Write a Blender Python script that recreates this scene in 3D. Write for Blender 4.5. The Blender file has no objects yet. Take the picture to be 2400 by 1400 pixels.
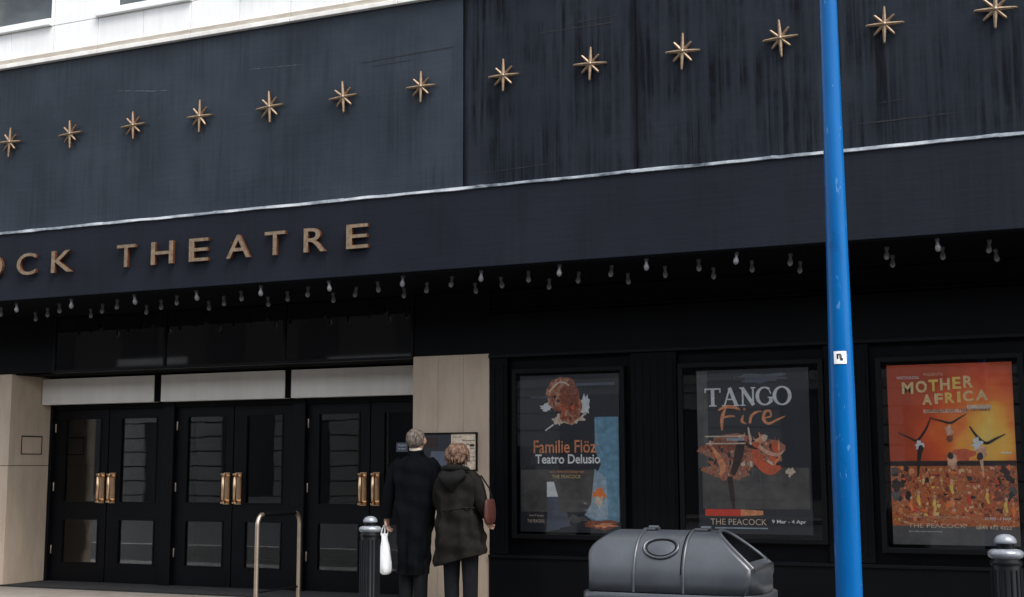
import bpy, bmesh, math, random
from math import sin, cos, pi, radians
from mathutils import Vector, Matrix

random.seed(7)
S = bpy.context.scene
COL = S.collection

# ------------------------------------------------------------------ camera
EYE = 1.375
yaw, pitch, roll = -0.4135, 0.1308, -0.0026
cam_d = bpy.data.cameras.new("camera")
cam = bpy.data.objects.new("camera", cam_d)
COL.objects.link(cam)
fwd = Vector((sin(yaw)*cos(pitch), cos(yaw)*cos(pitch), sin(pitch)))
rt = Vector((cos(yaw), -sin(yaw), 0.0))
up = rt.cross(fwd)
r2 = rt*cos(roll) + up*sin(roll)
u2 = -rt*sin(roll) + up*cos(roll)
m = Matrix((r2, u2, -fwd)).transposed().to_4x4()
m.translation = Vector((0, -10.7, EYE))
cam.matrix_world = m
cam_d.sensor_width = 36
cam_d.lens = 36*3041.4/2400
cam_d.clip_end = 500
S.camera = cam

# ------------------------------------------------------------------ world, sun, exposure
SUN_EL, SUN_AZ = radians(56), radians(122)      # azimuth measured clockwise from +y
w = bpy.data.worlds.new("World"); S.world = w; w.use_nodes = True
nt = w.node_tree; nt.nodes.clear()
sky = nt.nodes.new('ShaderNodeTexSky'); sky.sky_type = 'NISHITA'; sky.sun_disc = False
sky.sun_elevation = SUN_EL; sky.sun_rotation = SUN_AZ
sky.air_density = 1.0; sky.dust_density = 2.0; sky.ozone_density = 1.0
hsv = nt.nodes.new('ShaderNodeHueSaturation'); hsv.inputs['Saturation'].default_value = 0.35
bg = nt.nodes.new('ShaderNodeBackground'); bg.inputs['Strength'].default_value = 0.15
out = nt.nodes.new('ShaderNodeOutputWorld')
nt.links.new(sky.outputs[0], hsv.inputs['Color'])
nt.links.new(hsv.outputs[0], bg.inputs[0]); nt.links.new(bg.outputs[0], out.inputs[0])
sd = bpy.data.lights.new("sun", 'SUN'); sd.energy = 2.0; sd.angle = radians(35); sd.color = (1, 0.99, 0.97)
so = bpy.data.objects.new("sun", sd); COL.objects.link(so)
dirv = Vector((sin(SUN_AZ)*cos(SUN_EL), cos(SUN_AZ)*cos(SUN_EL), sin(SUN_EL)))
so.rotation_euler = dirv.to_track_quat('Z', 'Y').to_euler()
so.location = (0, -20, 30)
S.view_settings.view_transform = 'Standard'; S.view_settings.look = 'None'
S.view_settings.exposure = 1.1; S.view_settings.gamma = 1.0
S.view_settings.use_curve_mapping = False
S.render.engine = 'CYCLES'
S.cycles.max_bounces = 8

# ------------------------------------------------------------------ materials
MATS = {}
class NB:
    """small node helper"""
    def __init__(s, name):
        s.m = bpy.data.materials.new(name); s.m.use_nodes = True
        s.t = s.m.node_tree; s.t.nodes.clear()
        s.out = s.t.nodes.new('ShaderNodeOutputMaterial')
        s.b = s.t.nodes.new('ShaderNodeBsdfPrincipled')
        s.t.links.new(s.b.outputs[0], s.out.inputs[0])
        s.tc = s.t.nodes.new('ShaderNodeTexCoord').outputs['Object']
        MATS[name] = s.m
    def n(s, typ, **kw):
        nd = s.t.nodes.new(typ)
        for k, v in kw.items(): setattr(nd, k, v)
        return nd
    def link(s, a, b): s.t.links.new(a, b)
    def mapped(s, scale, loc=(0, 0, 0)):
        mp = s.n('ShaderNodeMapping'); mp.inputs['Scale'].default_value = scale
        mp.inputs['Location'].default_value = loc
        s.link(s.tc, mp.inputs[0]); return mp.outputs[0]
    def noise(s, scale3, sc=1.0, detail=4, rough=.55, loc=(0, 0, 0)):
        nd = s.n('ShaderNodeTexNoise'); nd.inputs['Scale'].default_value = sc
        nd.inputs['Detail'].default_value = detail; nd.inputs['Roughness'].default_value = rough
        s.link(s.mapped(scale3, loc), nd.inputs['Vector']); return nd.outputs['Fac']
    def ramp(s, fac, stops):
        r = s.n('ShaderNodeValToRGB'); e = r.color_ramp.elements
        while len(e) < len(stops): e.new(0.5)
        for i, (p, c) in enumerate(stops):
            e[i].position = p
            e[i].color = (c, c, c, 1) if not hasattr(c, '__len__') else (*c, 1)
        s.link(fac, r.inputs[0]); return r.outputs[0]
    def mix(s, fac, a, b, mode='MIX'):
        mx = s.n('ShaderNodeMix', data_type='RGBA', blend_type=mode)
        if hasattr(fac, 'default_value'): s.link(fac, mx.inputs[0])
        else: mx.inputs[0].default_value = fac
        for v, i in ((a, 6), (b, 7)):
            if hasattr(v, 'links'): s.link(v, mx.inputs[i])
            else: mx.inputs[i].default_value = (*v, 1)
        return mx.outputs[2]
    def bump(s, h, strength=.2, dist=.01):
        b = s.n('ShaderNodeBump'); b.inputs['Strength'].default_value = strength
        b.inputs['Distance'].default_value = dist
        s.link(h, b.inputs['Height']); s.link(b.outputs[0], s.b.inputs['Normal'])
    def set(s, base=None, rough=None, metal=None, spec=None, coat=None):
        for k, v in (('Base Color', base), ('Roughness', rough), ('Metallic', metal), ('Specular IOR Level', spec), ('Coat Weight', coat)):
            if v is None: continue
            if hasattr(v, 'links'): s.link(v, s.b.inputs[k])
            elif k == 'Base Color': s.b.inputs[k].default_value = (*v, 1)
            else: s.b.inputs[k].default_value = v

def plain(name, col, rough=.6, metal=0, spec=.5, var=.18, scale=6, bump=.0, coat=0):
    b = NB(name)
    f = b.noise((1, 1, 1), scale, 5)
    lo = tuple(c*(1-var) for c in col); hi = tuple(min(1, c*(1+var)) for c in col)
    b.set(b.ramp(f, [(.3, lo), (.7, hi)]), rough, metal, spec, coat)
    if bump: b.bump(b.noise((1, 1, 1), scale*8, 4), bump, .004)
    return b.m

def stone(name, col, stain, streak=(9, 9, .6), rough=.75, amt=.5, fine=60):
    b = NB(name)
    s1 = b.ramp(b.noise(streak, 1.6, 6, .6), [(.35, 0), (.72, 1)])
    c = b.mix(b.ramp(b.noise((1, 1, 1), 1.3, 4), [(.3, 0), (.7, 1)]), col, tuple(x*.86 for x in col))
    mul = b.n('ShaderNodeMath', operation='MULTIPLY'); b.link(s1, mul.inputs[0]); mul.inputs[1].default_value = amt
    c = b.mix(mul.outputs[0], c, stain)
    b.set(c, rough, 0, .3)
    b.bump(b.noise((1, 1, 1), fine, 3), .25, .003)
    return b.m

stone('white_stone', (.88, .875, .86), (.66, .64, .60), amt=.45)
stone('ledge_stone', (.50, .45, .38), (.27, .23, .18), streak=(3, 3, 14), amt=.75)
stone('lip_stone', (.82, .80, .76), (.50, .46, .40), streak=(5, 5, 4), amt=.6)
stone('pier_stone', (.53, .425, .325), (.36, .275, .200), streak=(5, 5, 1.3), rough=.5, amt=.6)
stone('panel_stone', (.74, .70, .64), (.58, .545, .50), streak=(5, 5, .5), rough=.35, amt=.6)
stone('joint_grey', (.45, .44, .42), (.3, .29, .27))
stone('ashlar', (.36, .35, .33), (.22, .21, .20), amt=.6)

def fascia_mat(name, base, dark, streaks, light=None, spec=.5, rough=.42, joints=(), drips=False):
    b = NB(name)
    big = b.ramp(b.noise((.8, 1, .9), 1.0, 3), [(.3, 0), (.75, 1)])
    c = b.mix(big, base, light or tuple(x*1.28 for x in base))
    # fine horizontal trowel marks
    tm = b.ramp(b.noise((1.2, 1, 26), 1.0, 5, .65), [(.42, 0), (.75, 1)])
    mu = b.n('ShaderNodeMath', operation='MULTIPLY'); b.link(tm, mu.inputs[0]); mu.inputs[1].default_value = .13
    c = b.mix(mu.outputs[0], c, tuple(x*.72 for x in base))
    if streaks:
        st = b.ramp(b.noise((21, 1, .5), 1.0, 7, .74), [(.43, 0), (.57, 1)])
        pt = b.ramp(b.noise((2.3, 1, 1.3), 1.0, 4, .6, (3, 0, 1)), [(.40, .06), (.60, 1)])
        mm = b.n('ShaderNodeMath', operation='MULTIPLY'); b.link(st, mm.inputs[0]); b.link(pt, mm.inputs[1])
        m2 = b.n('ShaderNodeMath', operation='MULTIPLY'); b.link(mm.outputs[0], m2.inputs[0]); m2.inputs[1].default_value = streaks
        c = b.mix(m2.outputs[0], c, dark)
        if drips:      # dirty runs below each star fixing
            sx = b.n('ShaderNodeSeparateXYZ'); b.link(b.tc, sx.inputs[0])
            a1 = b.n('ShaderNodeMath', operation='MULTIPLY_ADD'); b.link(sx.outputs[0], a1.inputs[0]); a1.inputs[1].default_value = 1/.859; a1.inputs[2].default_value = 10.775/.859+20.5
            a2 = b.n('ShaderNodeMath', operation='FRACT'); b.link(a1.outputs[0], a2.inputs[0])
            a3 = b.n('ShaderNodeMath', operation='SUBTRACT'); b.link(a2.outputs[0], a3.inputs[0]); a3.inputs[1].default_value = .5
            a4 = b.n('ShaderNodeMath', operation='ABSOLUTE'); b.link(a3.outputs[0], a4.inputs[0])
            r1 = b.ramp(a4.outputs[0], [(.04, 1), (.30, 0)]); r2 = b.ramp(b.noise((26, 1, .5), 1.0, 6, .7, (5, 0, 3)), [(.44, 0), (.56, 1)])
            zr = b.n('ShaderNodeMapRange'); b.link(sx.outputs[2], zr.inputs[0]); zr.inputs[1].default_value = 4.98; zr.inputs[2].default_value = 4.85
            p1_ = b.n('ShaderNodeMath', operation='MULTIPLY'); b.link(r1, p1_.inputs[0]); b.link(r2, p1_.inputs[1])
            p2_ = b.n('ShaderNodeMath', operation='MULTIPLY'); b.link(p1_.outputs[0], p2_.inputs[0]); b.link(zr.outputs[0], p2_.inputs[1])
            p3_ = b.n('ShaderNodeMath', operation='MULTIPLY'); b.link(p2_.outputs[0], p3_.inputs[0]); b.link(b.ramp(b.noise((1.1, 1, .9), 1.0, 3, .6, (8, 0, 4)), [(.38, .05), (.62, .75)]), p3_.inputs[1])
            c = b.mix(p3_.outputs[0], c, dark)
        # pale dribbles
        s2 = b.ramp(b.noise((34, 1, .8), 1.0, 5, .7, (9, 0, 2)), [(.60, 0), (.74, 1)])
        m3 = b.n('ShaderNodeMath', operation='MULTIPLY'); b.link(s2, m3.inputs[0]); m3.inputs[1].default_value = .35
        c = b.mix(m3.outputs[0], c, tuple(x*1.9 for x in base))
    for xj in joints:            # water runs down beside the panel joints
        sx = b.n('ShaderNodeSeparateXYZ'); b.link(b.tc, sx.inputs[0])
        su = b.n('ShaderNodeMath', operation='SUBTRACT'); b.link(sx.outputs[0], su.inputs[0]); su.inputs[1].default_value = xj
        ab = b.n('ShaderNodeMath', operation='ABSOLUTE'); b.link(su.outputs[0], ab.inputs[0])
        nz = b.n('ShaderNodeMath', operation='MULTIPLY_ADD'); b.link(b.noise((22, 1, 1.5), 1, 5, .7), nz.inputs[0]); nz.inputs[1].default_value = .10; b.link(ab.outputs[0], nz.inputs[2])
        fr = b.ramp(nz.outputs[0], [(.06, .85), (.11, 0)])
        c = b.mix(fr, c, dark)
    b.set(c, rough, 0, spec)
    b.bump(b.noise((1.5, 1, 18), 1, 6, .7), .35, .006)
    return b.m
fascia_mat('fascia_clean', (.0140, .0190, .0265), (.0095, .0125, .0170), .55, light=(.0330, .0425, .0540), spec=.17)
fascia_mat('fascia_stained', (.0145, .0178, .0250), (.0022, .0026, .0036), .9, light=(.0215, .0270, .0345), spec=.06, joints=(-5.187, -3.485), drips=True)
fascia_mat('canopy_paint', (.0085, .0103, .0160), (.004, .005, .008), .35, light=(.0122, .0148, .0215), rough=.6, spec=.13)

b = NB('flashing')
f = b.ramp(b.noise((2.2, 1, 5), 1, 5, .65), [(.36, (.05, .06, .075)), (.46, (.28, .31, .34)), (.60, (.62, .64, .66))])
b.set(f, .45, .2, .5); b.bump(b.noise((9, 9, 9), 1, 4), .5, .01)

plain('black_paint', (.0022, .0025, .0034), .5, spec=.10, var=.35, scale=3)
plain('soffit_black', (.0018, .002, .0028), .8, spec=.06, var=.3, scale=3)
plain('door_black', (.0028, .0033, .0045), .45, spec=.16, var=.25, scale=4)
plain('gloss_black', (.004, .0046, .006), .36, spec=.28, var=.4, scale=9)
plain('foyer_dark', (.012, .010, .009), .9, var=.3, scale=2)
plain('frame_black', (.003, .0033, .0042), .45, spec=.15, var=.2)
plain('brass', (.80, .55, .34), .28, 1, var=.15, scale=20)
plain('bronze', (.225, .158, .100), .45, .45, var=.35, scale=30)
plain('bronze_edge', (.16, .052, .020), .45, .6, var=.2, scale=30)
plain('steel_warm', (.50, .40, .31), .38, .9, var=.12, scale=14)
plain('rubber', (.004, .004, .005), .9, spec=.1)
plain('cap_silver', (.24, .255, .28), .28, .3, var=.25, scale=24)
plain('window_white', (.80, .80, .79), .5, var=.04)
plain('bulb_cap', (.05, .05, .055), .5)
plain('coat_black', (.0024, .0028, .0042), .95, spec=.1, var=.3, scale=9, bump=.5)
plain('trouser_black', (.0038, .0042, .0055), .9, spec=.2, var=.3, scale=9, bump=.4)
plain('parka_olive', (.0088, .0076, .0060), .85, spec=.15, var=.45, scale=14, bump=.7)
plain('parka_hood', (.0075, .0072, .0070), .85, spec=.15, var=.5, scale=18, bump=.7)
plain('skin', (.42, .25, .18), .55, var=.1, scale=30)
plain('collar', (.55, .47, .38), .8)
plain('red_bag', (.058, .012, .007), .6, var=.35, scale=30)
plain('shoe_black', (.012, .011, .010), .35)
def hair(name, a, c, sc):
    b = NB(name); f = b.noise((sc, sc, sc*.35), 1, 6, .7)
    b.set(b.ramp(f, [(.36, a), (.62, c)]), .7, 0, .3); b.bump(f, .9, .012); return b.m
hair('hair_grey', (.035, .028, .022), (.24, .195, .155), 46)
hair('hair_auburn', (.035, .012, .007), (.24, .145, .095), 40)
b = NB('plastic_bag'); b.set((.86, .86, .85), .35, 0, .5); b.b.inputs['Transmission Weight'].default_value = 0
b.bump(b.noise((14, 14, 5), 1, 5, .6), .7, .03)

b = NB('pole_blue')
f = b.ramp(b.noise((7, 7, 1.1), 1, 5, .6), [(.3, (.0006, .078, .255)), (.7, (.0014, .115, .350))])
ch = b.ramp(b.noise((24, 24, 9), 1, 4, .6, (4, 1, 0)), [(.645, 0), (.675, 1)])
mu = b.n('ShaderNodeMath', operation='MULTIPLY'); b.link(ch, mu.inputs[0]); mu.inputs[1].default_value = .45
gm = b.ramp(b.noise((5, 5, 2.2), 1, 6, .7, (2, 7, 1)), [(.58, 0), (.66, .55)])
b.set(b.mix(gm, b.mix(mu.outputs[0], f, (.10, .26, .48)), (.001, .04, .14)), .24, 0, .22)
b.bump(b.noise((10, 10, 3), 1, 4), .15, .004)

b = NB('bin_plastic')
f = b.ramp(b.noise((3, 3, 3), 1.5, 5), [(.3, (.026, .030, .036)), (.7, (.046, .053, .062))])
sp = b.ramp(b.noise((16, 16, 5), 1, 7, .78), [(.55, 0), (.68, 1)])
mu = b.n('ShaderNodeMath', operation='MULTIPLY'); b.link(sp, mu.inputs[0]); mu.inputs[1].default_value = .5
b.set(b.mix(mu.outputs[0], f, (.02, .024, .03)), .34, 0, .9)
b.bump(b.noise((40, 40, 40), 1, 3), .12, .003)

b = NB('bulb_glass'); b.set((.17, .17, .175), .25, 0, .5)

# paving: concrete slabs, road: asphalt
def paving(name, col, mort, w_, h_):
    b = NB(name)
    br = b.n('ShaderNodeTexBrick'); b.link(b.mapped((1, 1, 1)), br.inputs['Vector'])
    br.inputs['Scale'].default_value = 1; br.inputs['Brick Width'].default_value = w_; br.inputs['Row Height'].default_value = h_
    br.inputs['Mortar Size'].default_value = .006
    br.inputs['Color1'].default_value = (*col, 1); br.inputs['Color2'].default_value = (*[c*.85 for c in col], 1)
    br.inputs['Mortar'].default_value = (*mort, 1)
    n_ = b.ramp(b.noise((1, 1, 1), 3, 6, .6), [(.3, .75), (.7, 1.05)])
    b.set(b.mix(1.0, br.outputs['Color'], n_, 'MULTIPLY'), .8, 0, .3)
    b.bump(b.noise((1, 1, 1), 40, 4), .3, .004)
paving('paving', (.27, .235, .20), (.14, .12, .10), .9, .6)
paving('low_bounce_paving', (.06, .058, .056), (.04, .04, .04), .6, .45)  # unseen strip, toned dark so little light bounces onto the bin
paving('bounce_paving', (.26, .25, .24), (.05, .05, .05), .6, .45)  # unseen strip, toned lighter to bounce light up under the canopy
plain('asphalt', (.055, .055, .058), .85, var=.3, scale=40, bump=.6)
plain('kerb_stone', (.30, .29, .27), .8, var=.2)
plain('doormat', (.012, .012, .012), .95, var=.3)
b = NB('dark_brick')
br = b.n('ShaderNodeTexBrick'); mp = b.n('ShaderNodeMapping'); mp.inputs['Rotation'].default_value = (pi/2, 0, 0)
b.link(b.tc, mp.inputs[0]); b.link(mp.outputs[0], br.inputs['Vector'])
br.inputs['Scale'].default_value = 3; br.inputs['Color1'].default_value = (.030, .018, .014, 1); br.inputs['Color2'].default_value = (.022, .015, .012, 1)
br.inputs['Mortar'].default_value = (.035, .032, .03, 1); b.set(br.outputs['Color'], .85)

def glass(name, tint=(1, 1, 1), ior=1.5, boost=1.0, rough=.01, opac=0):
    b = NB(name); t = b.t
    tr = t.nodes.new('ShaderNodeBsdfTransparent'); tr.inputs[0].default_value = (*tint, 1)
    gl = t.nodes.new('ShaderNodeBsdfGlossy'); gl.inputs['Roughness'].default_value = rough
    fr = t.nodes.new('ShaderNodeFresnel'); fr.inputs[0].default_value = ior
    mu = t.nodes.new('ShaderNodeMath'); mu.operation = 'MULTIPLY'; mu.use_clamp = True
    mu.inputs[1].default_value = boost
    mx = t.nodes.new('ShaderNodeMixShader')
    b.link(fr.outputs[0], mu.inputs[0]); b.link(mu.outputs[0], mx.inputs[0])
    b.link(tr.outputs[0], mx.inputs[1]); b.link(gl.outputs[0], mx.inputs[2]); b.link(mx.outputs[0], b.out.inputs[0])
    # slightly uneven panes
    bp = b.n('ShaderNodeBump'); bp.inputs['Strength'].default_value = .05; bp.inputs['Distance'].default_value = .01
    b.link(b.noise((1, 1, 1), 1.6, 2), bp.inputs['Height']); b.link(bp.outputs[0], gl.inputs['Normal'])
glass('pane_glass', (.9, .92, .92), boost=1.25)
glass('case_glass', (1, 1, 1), boost=.85)
plain('transom_glass', (.002, .0024, .0034), .03, spec=.9, var=.1).node_tree.nodes['Principled BSDF'].inputs['IOR'].default_value = 1.8
b = NB('window_glass'); f = b.ramp(b.noise((.8, .8, 1.6), 1.3, 3), [(.4, (.03, .036, .038)), (.65, (.075, .085, .088))])
b.set(f, .08, 0, .5)

# poster inks
def ink(name, col, var=.12, sc=25): return plain('ink_'+name, col, .45, var=var, scale=sc)
ink('slate', (.020, .023, .031)); ink('grey', (.10, .098, .095), .25, 9); ink('pale', (.74, .77, .77)); ink('white', (.90, .90, .88))
ink('orange', (.80, .30, .13), .35); ink('brown', (.26, .075, .035), .5, 40); ink('blue', (.16, .33, .44), .3, 14)
ink('lightblue', (.33, .43, .50), .3, 14); ink('red', (.72, .055, .018)); ink('hotorange', (.95, .24, .045)); ink('yellow', (.95, .62, .12), .2)
ink('gold', (.88, .60, .28), .3, 60); ink('dark', (.03, .012, .008)); ink('skin', (.72, .42, .28), .3); ink('deepred', (.66, .115, .035), .25)
ink('bluegrey', (.09, .11, .15)); ink('cream', (.70, .57, .43), .25)
def ink_ramp(name, scale3, stops, detail=3, rough=.6):
    b = NB('ink_'+name); b.set(b.ramp(b.noise(scale3, 1, detail, rough), stops), .45)
ink_ramp('sunset', (1.6, 1, 2.4), [(.25, (.75, .07, .02)), (.40, (.90, .16, .04)), (.52, (.95, .30, .06)), (.64, (.95, .58, .12))])
b = NB('ink_sunglow')
mp = b.n('ShaderNodeMapping'); mp.inputs['Location'].default_value = (-.31, 0, -1.66); b.link(b.tc, mp.inputs[0])
ns = b.n('ShaderNodeTexNoise'); ns.inputs['Scale'].default_value = 5; ns.inputs['Detail'].default_value = 5; b.link(b.tc, ns.inputs['Vector'])
ln = b.n('ShaderNodeVectorMath', operation='LENGTH'); b.link(mp.outputs[0], ln.inputs[0])
ma = b.n('ShaderNodeMath', operation='MULTIPLY_ADD'); b.link(ns.outputs['Fac'], ma.inputs[0]); ma.inputs[1].default_value = .45; b.link(ln.outputs['Value'], ma.inputs[2])
b.set(b.ramp(ma.outputs[0], [(.24, (.98, .70, .16)), (.40, (.98, .50, .07)), (.54, (.92, .25, .045)), (.72, (.78, .12, .03)), (.92, (.50, .075, .025))]), .5, 0, .3)
ink_ramp('crowd', (26, 1, 21), [(.34, (.05, .02, .014)), (.43, (.34, .06, .025)), (.49, (.85, .22, .05)), (.53, (.16, .045, .025)), (.59, (.80, .36, .10)), (.66, (.80, .55, .36))], 5, .7)
ink_ramp('dancers', (24, 1, 20), [(.34, (.03, .02, .018)), (.42, (.36, .08, .04)), (.50, (.60, .22, .11)), (.57, (.14, .08, .06)), (.66, (.75, .55, .40))], 5, .7)
ink_ramp('mask', (20, 1, 20), [(.34, (.05, .02, .012)), (.46, (.38, .08, .03)), (.60, (.55, .34, .2))], 5, .7)
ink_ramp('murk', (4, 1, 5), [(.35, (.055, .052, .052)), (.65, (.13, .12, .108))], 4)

# ------------------------------------------------------------------ mesh helpers
class MB:
    def __init__(s): s.v = []; s.f = []; s.mi = []; s.mats = []; s.sm = []
    def _m(s, mat):
        if mat not in s.mats: s.mats.append(mat)
        return s.mats.index(mat)
    def add(s, vs, fs, mat, smooth=False):
        o = len(s.v); s.v += [tuple(v) for v in vs]; k = s._m(mat)
        for f in fs: s.f.append(tuple(i+o for i in f)); s.mi.append(k); s.sm.append(smooth)
    def box(s, x0, x1, y0, y1, z0, z1, mat):
        vs = [(x, y, z) for x in (x0, x1) for y in (y0, y1) for z in (z0, z1)]
        s.add(vs, [(0, 1, 3, 2), (4, 6, 7, 5), (0, 4, 5, 1), (2, 3, 7, 6), (0, 2, 6, 4), (1, 5, 7, 3)], mat)
    def prism(s, pts, y0, y1, mat, mat_side=None):
        """polygon in x,z extruded in y (y0 nearer the street)"""
        n = len(pts)
        a = [(p[0], y0, p[1]) for p in pts]; c = [(p[0], y1, p[1]) for p in pts]
        s.add(a+c, [tuple(range(n)), tuple(range(2*n-1, n-1, -1))], mat)
        s.add(a+c, [(i, i+n, (i+1) % n+n, (i+1) % n) for i in range(n)], mat_side or mat)
    def loft(s, rings, mat, cap=True, smooth=True, closed=True):
        n = len(rings[0]); vs = [p for r in rings for p in r]; fs = []
        for i in range(len(rings)-1):
            for j in range(n if closed else n-1):
                k = (j+1) % n
                fs.append((i*n+j, i*n+k, (i+1)*n+k, (i+1)*n+j))
        s.add(vs, fs, mat, smooth)
        if cap and closed:
            s.add(rings[0], [tuple(range(n-1, -1, -1))], mat, smooth); s.add(rings[-1], [tuple(range(n))], mat, smooth)
    def lathe(s, prof, c, mat, n=24, ripple=0):
        rings = []
        for r, z in prof:
            rings.append([(c[0]+(r*(1-(ripple if j % 2 else 0)))*cos(2*pi*j/n), c[1]+(r*(1-(ripple if j % 2 else 0)))*sin(2*pi*j/n), c[2]+z) for j in range(n)])
        s.loft(rings, mat)
    def tube(s, path, rad, mat, n=10, squash=1.0):
        P = [Vector(p) for p in path]; R = rad if hasattr(rad, '__len__') else [rad]*len(P); rings = []
        ref = Vector((0, 1, 0))
        t0 = (P[1]-P[0]).normalized()
        if abs(t0.dot(ref)) > .9: ref = Vector((1, 0, 0))
        for i, p in enumerate(P):
            t = (P[min(i+1, len(P)-1)]-P[max(i-1, 0)]).normalized()
            a = (ref-t*ref.dot(t)).normalized(); b_ = t.cross(a); ref = a
            rings.append([tuple(p+a*cos(2*pi*j/n)*R[i]*squash+b_*sin(2*pi*j/n)*R[i]) for j in range(n)])
        s.loft(rings, mat)
    def ellipsoid(s, c, r, mat, n=20, m_=12, fn=None):
        rings = []
        for i in range(m_+1):
            ph = -pi/2+pi*(i+.02)/(m_+.04); ring = []
            for j in range(n):
                th = 2*pi*j/n; d = Vector((cos(ph)*cos(th), cos(ph)*sin(th), sin(ph)))
                k = fn(d) if fn else 1
                ring.append((c[0]+d.x*r[0]*k, c[1]+d.y*r[1]*k, c[2]+d.z*r[2]*k))
            rings.append(ring)
        s.loft(rings, mat)
    def text(s, txt, x0, x1, z0, z1, y, mat, depth=0, bold=0, side=None):
        cu = bpy.data.curves.new('t', 'FONT'); cu.body = txt; cu.size = 1; cu.offset = bold; cu.resolution_u = 4
        ob = bpy.data.objects.new('t', cu); COL.objects.link(ob)
        dg = bpy.context.evaluated_depsgraph_get(); dg.update()
        me = bpy.data.meshes.new_from_object(ob.evaluated_get(dg))
        bpy.data.objects.remove(ob)
        xs = [v.co.x for v in me.vertices]; ys = [v.co.y for v in me.vertices]
        if not xs: return
        ax, bx, ay, by = min(xs), max(xs), min(ys), max(ys)
        T = [(x0+(v.co.x-ax)/(bx-ax)*(x1-x0), z0+(v.co.y-ay)/(by-ay)*(z1-z0)) for v in me.vertices]
        F = [tuple(p.vertices) for p in me.polygons]
        s.add([(x, y, z) for x, z in T], F, mat)
        if depth:
            cnt = {}
            for f in F:
                for i in range(len(f)):
                    e = (f[i], f[(i+1) % len(f)]); cnt[tuple(sorted(e))] = cnt.get(tuple(sorted(e)), [])+[e]
            n = len(T)
            s.add([(x, y, z) for x, z in T]+[(x, y+depth, z) for x, z in T], [(e[0][0], e[0][1], e[0][1]+n, e[0][0]+n) for e in cnt.values() if len(e) == 1], side or mat)
        bpy.data.meshes.remove(me)
    def stroke(s, pts, wd, y, mat, depth=0):
        """flat ribbon along pts in the x,z plane, wd single or per point"""
        W = wd if hasattr(wd, '__len__') else [wd]*len(pts); L = []; R = []
        for i, p in enumerate(pts):
            a = Vector(pts[max(i-1, 0)]); c = Vector(pts[min(i+1, len(pts)-1)]); t = (c-a).normalized()
            nn = Vector((-t.y, t.x))*W[i]/2
            L.append((p[0]+nn.x, y, p[1]+nn.y)); R.append((p[0]-nn.x, y, p[1]-nn.y))
        n = len(pts); s.add(L+R, [(i, i+1, n+i+1, n+i) for i in range(n-1)], mat)
    def build(s, name, parent=None, bevel=0, sub=0, loc=None, weld=0):
        me = bpy.data.meshes.new(name); me.from_pydata(s.v, [], s.f)
        for mt in s.mats: me.materials.append(MATS[mt])
        for p, k, q in zip(me.polygons, s.mi, s.sm): p.material_index = k; p.use_smooth = q
        bm = bmesh.new(); bm.from_mesh(me); 
        if weld: bmesh.ops.remove_doubles(bm, verts=bm.verts, dist=weld)
        bmesh.ops.recalc_face_normals(bm, faces=bm.faces); bm.to_mesh(me); bm.free(); me.update()
        o = bpy.data.objects.new(name, me); COL.objects.link(o)
        if parent: o.parent = parent
        if loc: o.location = loc
        if bevel:
            bv = o.modifiers.new('bevel', 'BEVEL'); bv.width = bevel; bv.segments = 2; bv.limit_method = 'ANGLE'
        if sub:
            sb = o.modifiers.new('sub', 'SUBSURF'); sb.levels = sub; sb.render_levels = sub
        return o

def tag(o, label=None, cat=None, group=None, kind=None):
    if label: o['label'] = label
    if cat: o['category'] = cat
    if group: o['group'] = group
    if kind: o['kind'] = kind
    return o
def thing(name, label, cat, loc=(0, 0, 0), group=None, rz=0):
    o = bpy.data.objects.new(name, None); COL.objects.link(o); o.location = loc; o.rotation_euler = (0, 0, rz)
    o.empty_display_size = .1
    return tag(o, label, cat, group)

# ------------------------------------------------------------------ the ground
XL, XR = -22.0, 9.0
DY = 1.33                       # rear plane under the canopy
g = MB(); g.box(-60, 40, -5.0, -1.4, -.4, 0, 'low_bounce_paving'); g.box(-60, 40, -1.4, .35, -.4, 0, 'bounce_paving'); tag(g.build('pavement'), kind='structure')
g = MB(); g.box(-60, 40, .352, 6.5, -.4, 0, 'paving'); tag(g.build('forecourt'), kind='structure')
g = MB(); g.box(-60, 40, -5.2, -5.0, -.4, .004, 'kerb_stone'); tag(g.build('kerb', bevel=.015), kind='structure')
g = MB(); g.box(-200, 200, -200, -5.2, -.5, -.13, 'asphalt'); tag(g.build('road'), kind='structure')
g = MB(); g.box(-200, 200, 6.5, 200, -.5, -.14, 'asphalt'); tag(g.build('ground'), kind='structure')

# ------------------------------------------------------------------ theatre building
B = thing('theatre_building', 'theatre front with navy fascia, black canopy and glazed doors below a white stone storey', 'building')
# upper stone wall of blocks with window openings
wx = [(-11.5+1.9*k, -10.3+1.9*k) for k in range(-5, 10)]
SB, ST = 6.28, 8.3
wall = MB()
def blocks(x0, x1, z0, z1, first=None):
    step = .622; x = x0
    js = [x0]
    k = math.floor((x0+10.25)/step)+1
    while -10.25+k*step < x1-.03:
        if -10.25+k*step > x0+.03: js.append(-10.25+k*step)
        k += 1
    js.append(x1)
    for a, c in zip(js, js[1:]):
        j = random.uniform(-.0015, .0015)
        wall.box(a+.003, c-.003, j, .25, z0+.003, z1-.003, 'white_stone')
blocks(XL, XR, 5.968, SB)
zz = SB
while zz < ST-.01:
    z1 = min(zz+.505, ST)
    prev = XL
    for a, c in wx:
        if a > XR: break
        blocks(prev, a, zz, z1); prev = c
    blocks(prev, XR, zz, z1)
    zz = z1
while zz < 12.4:
    blocks(XL, XR, zz, zz+.5); zz += .5
prev = XL
wall.box(XL, XR, .06, .28, 5.95, SB-.01, 'joint_grey')
for a, c in wx:
    if a > XR: break
    wall.box(prev, a-.006, .06, .28, SB-.01, ST, 'joint_grey'); prev = c+.006
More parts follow.
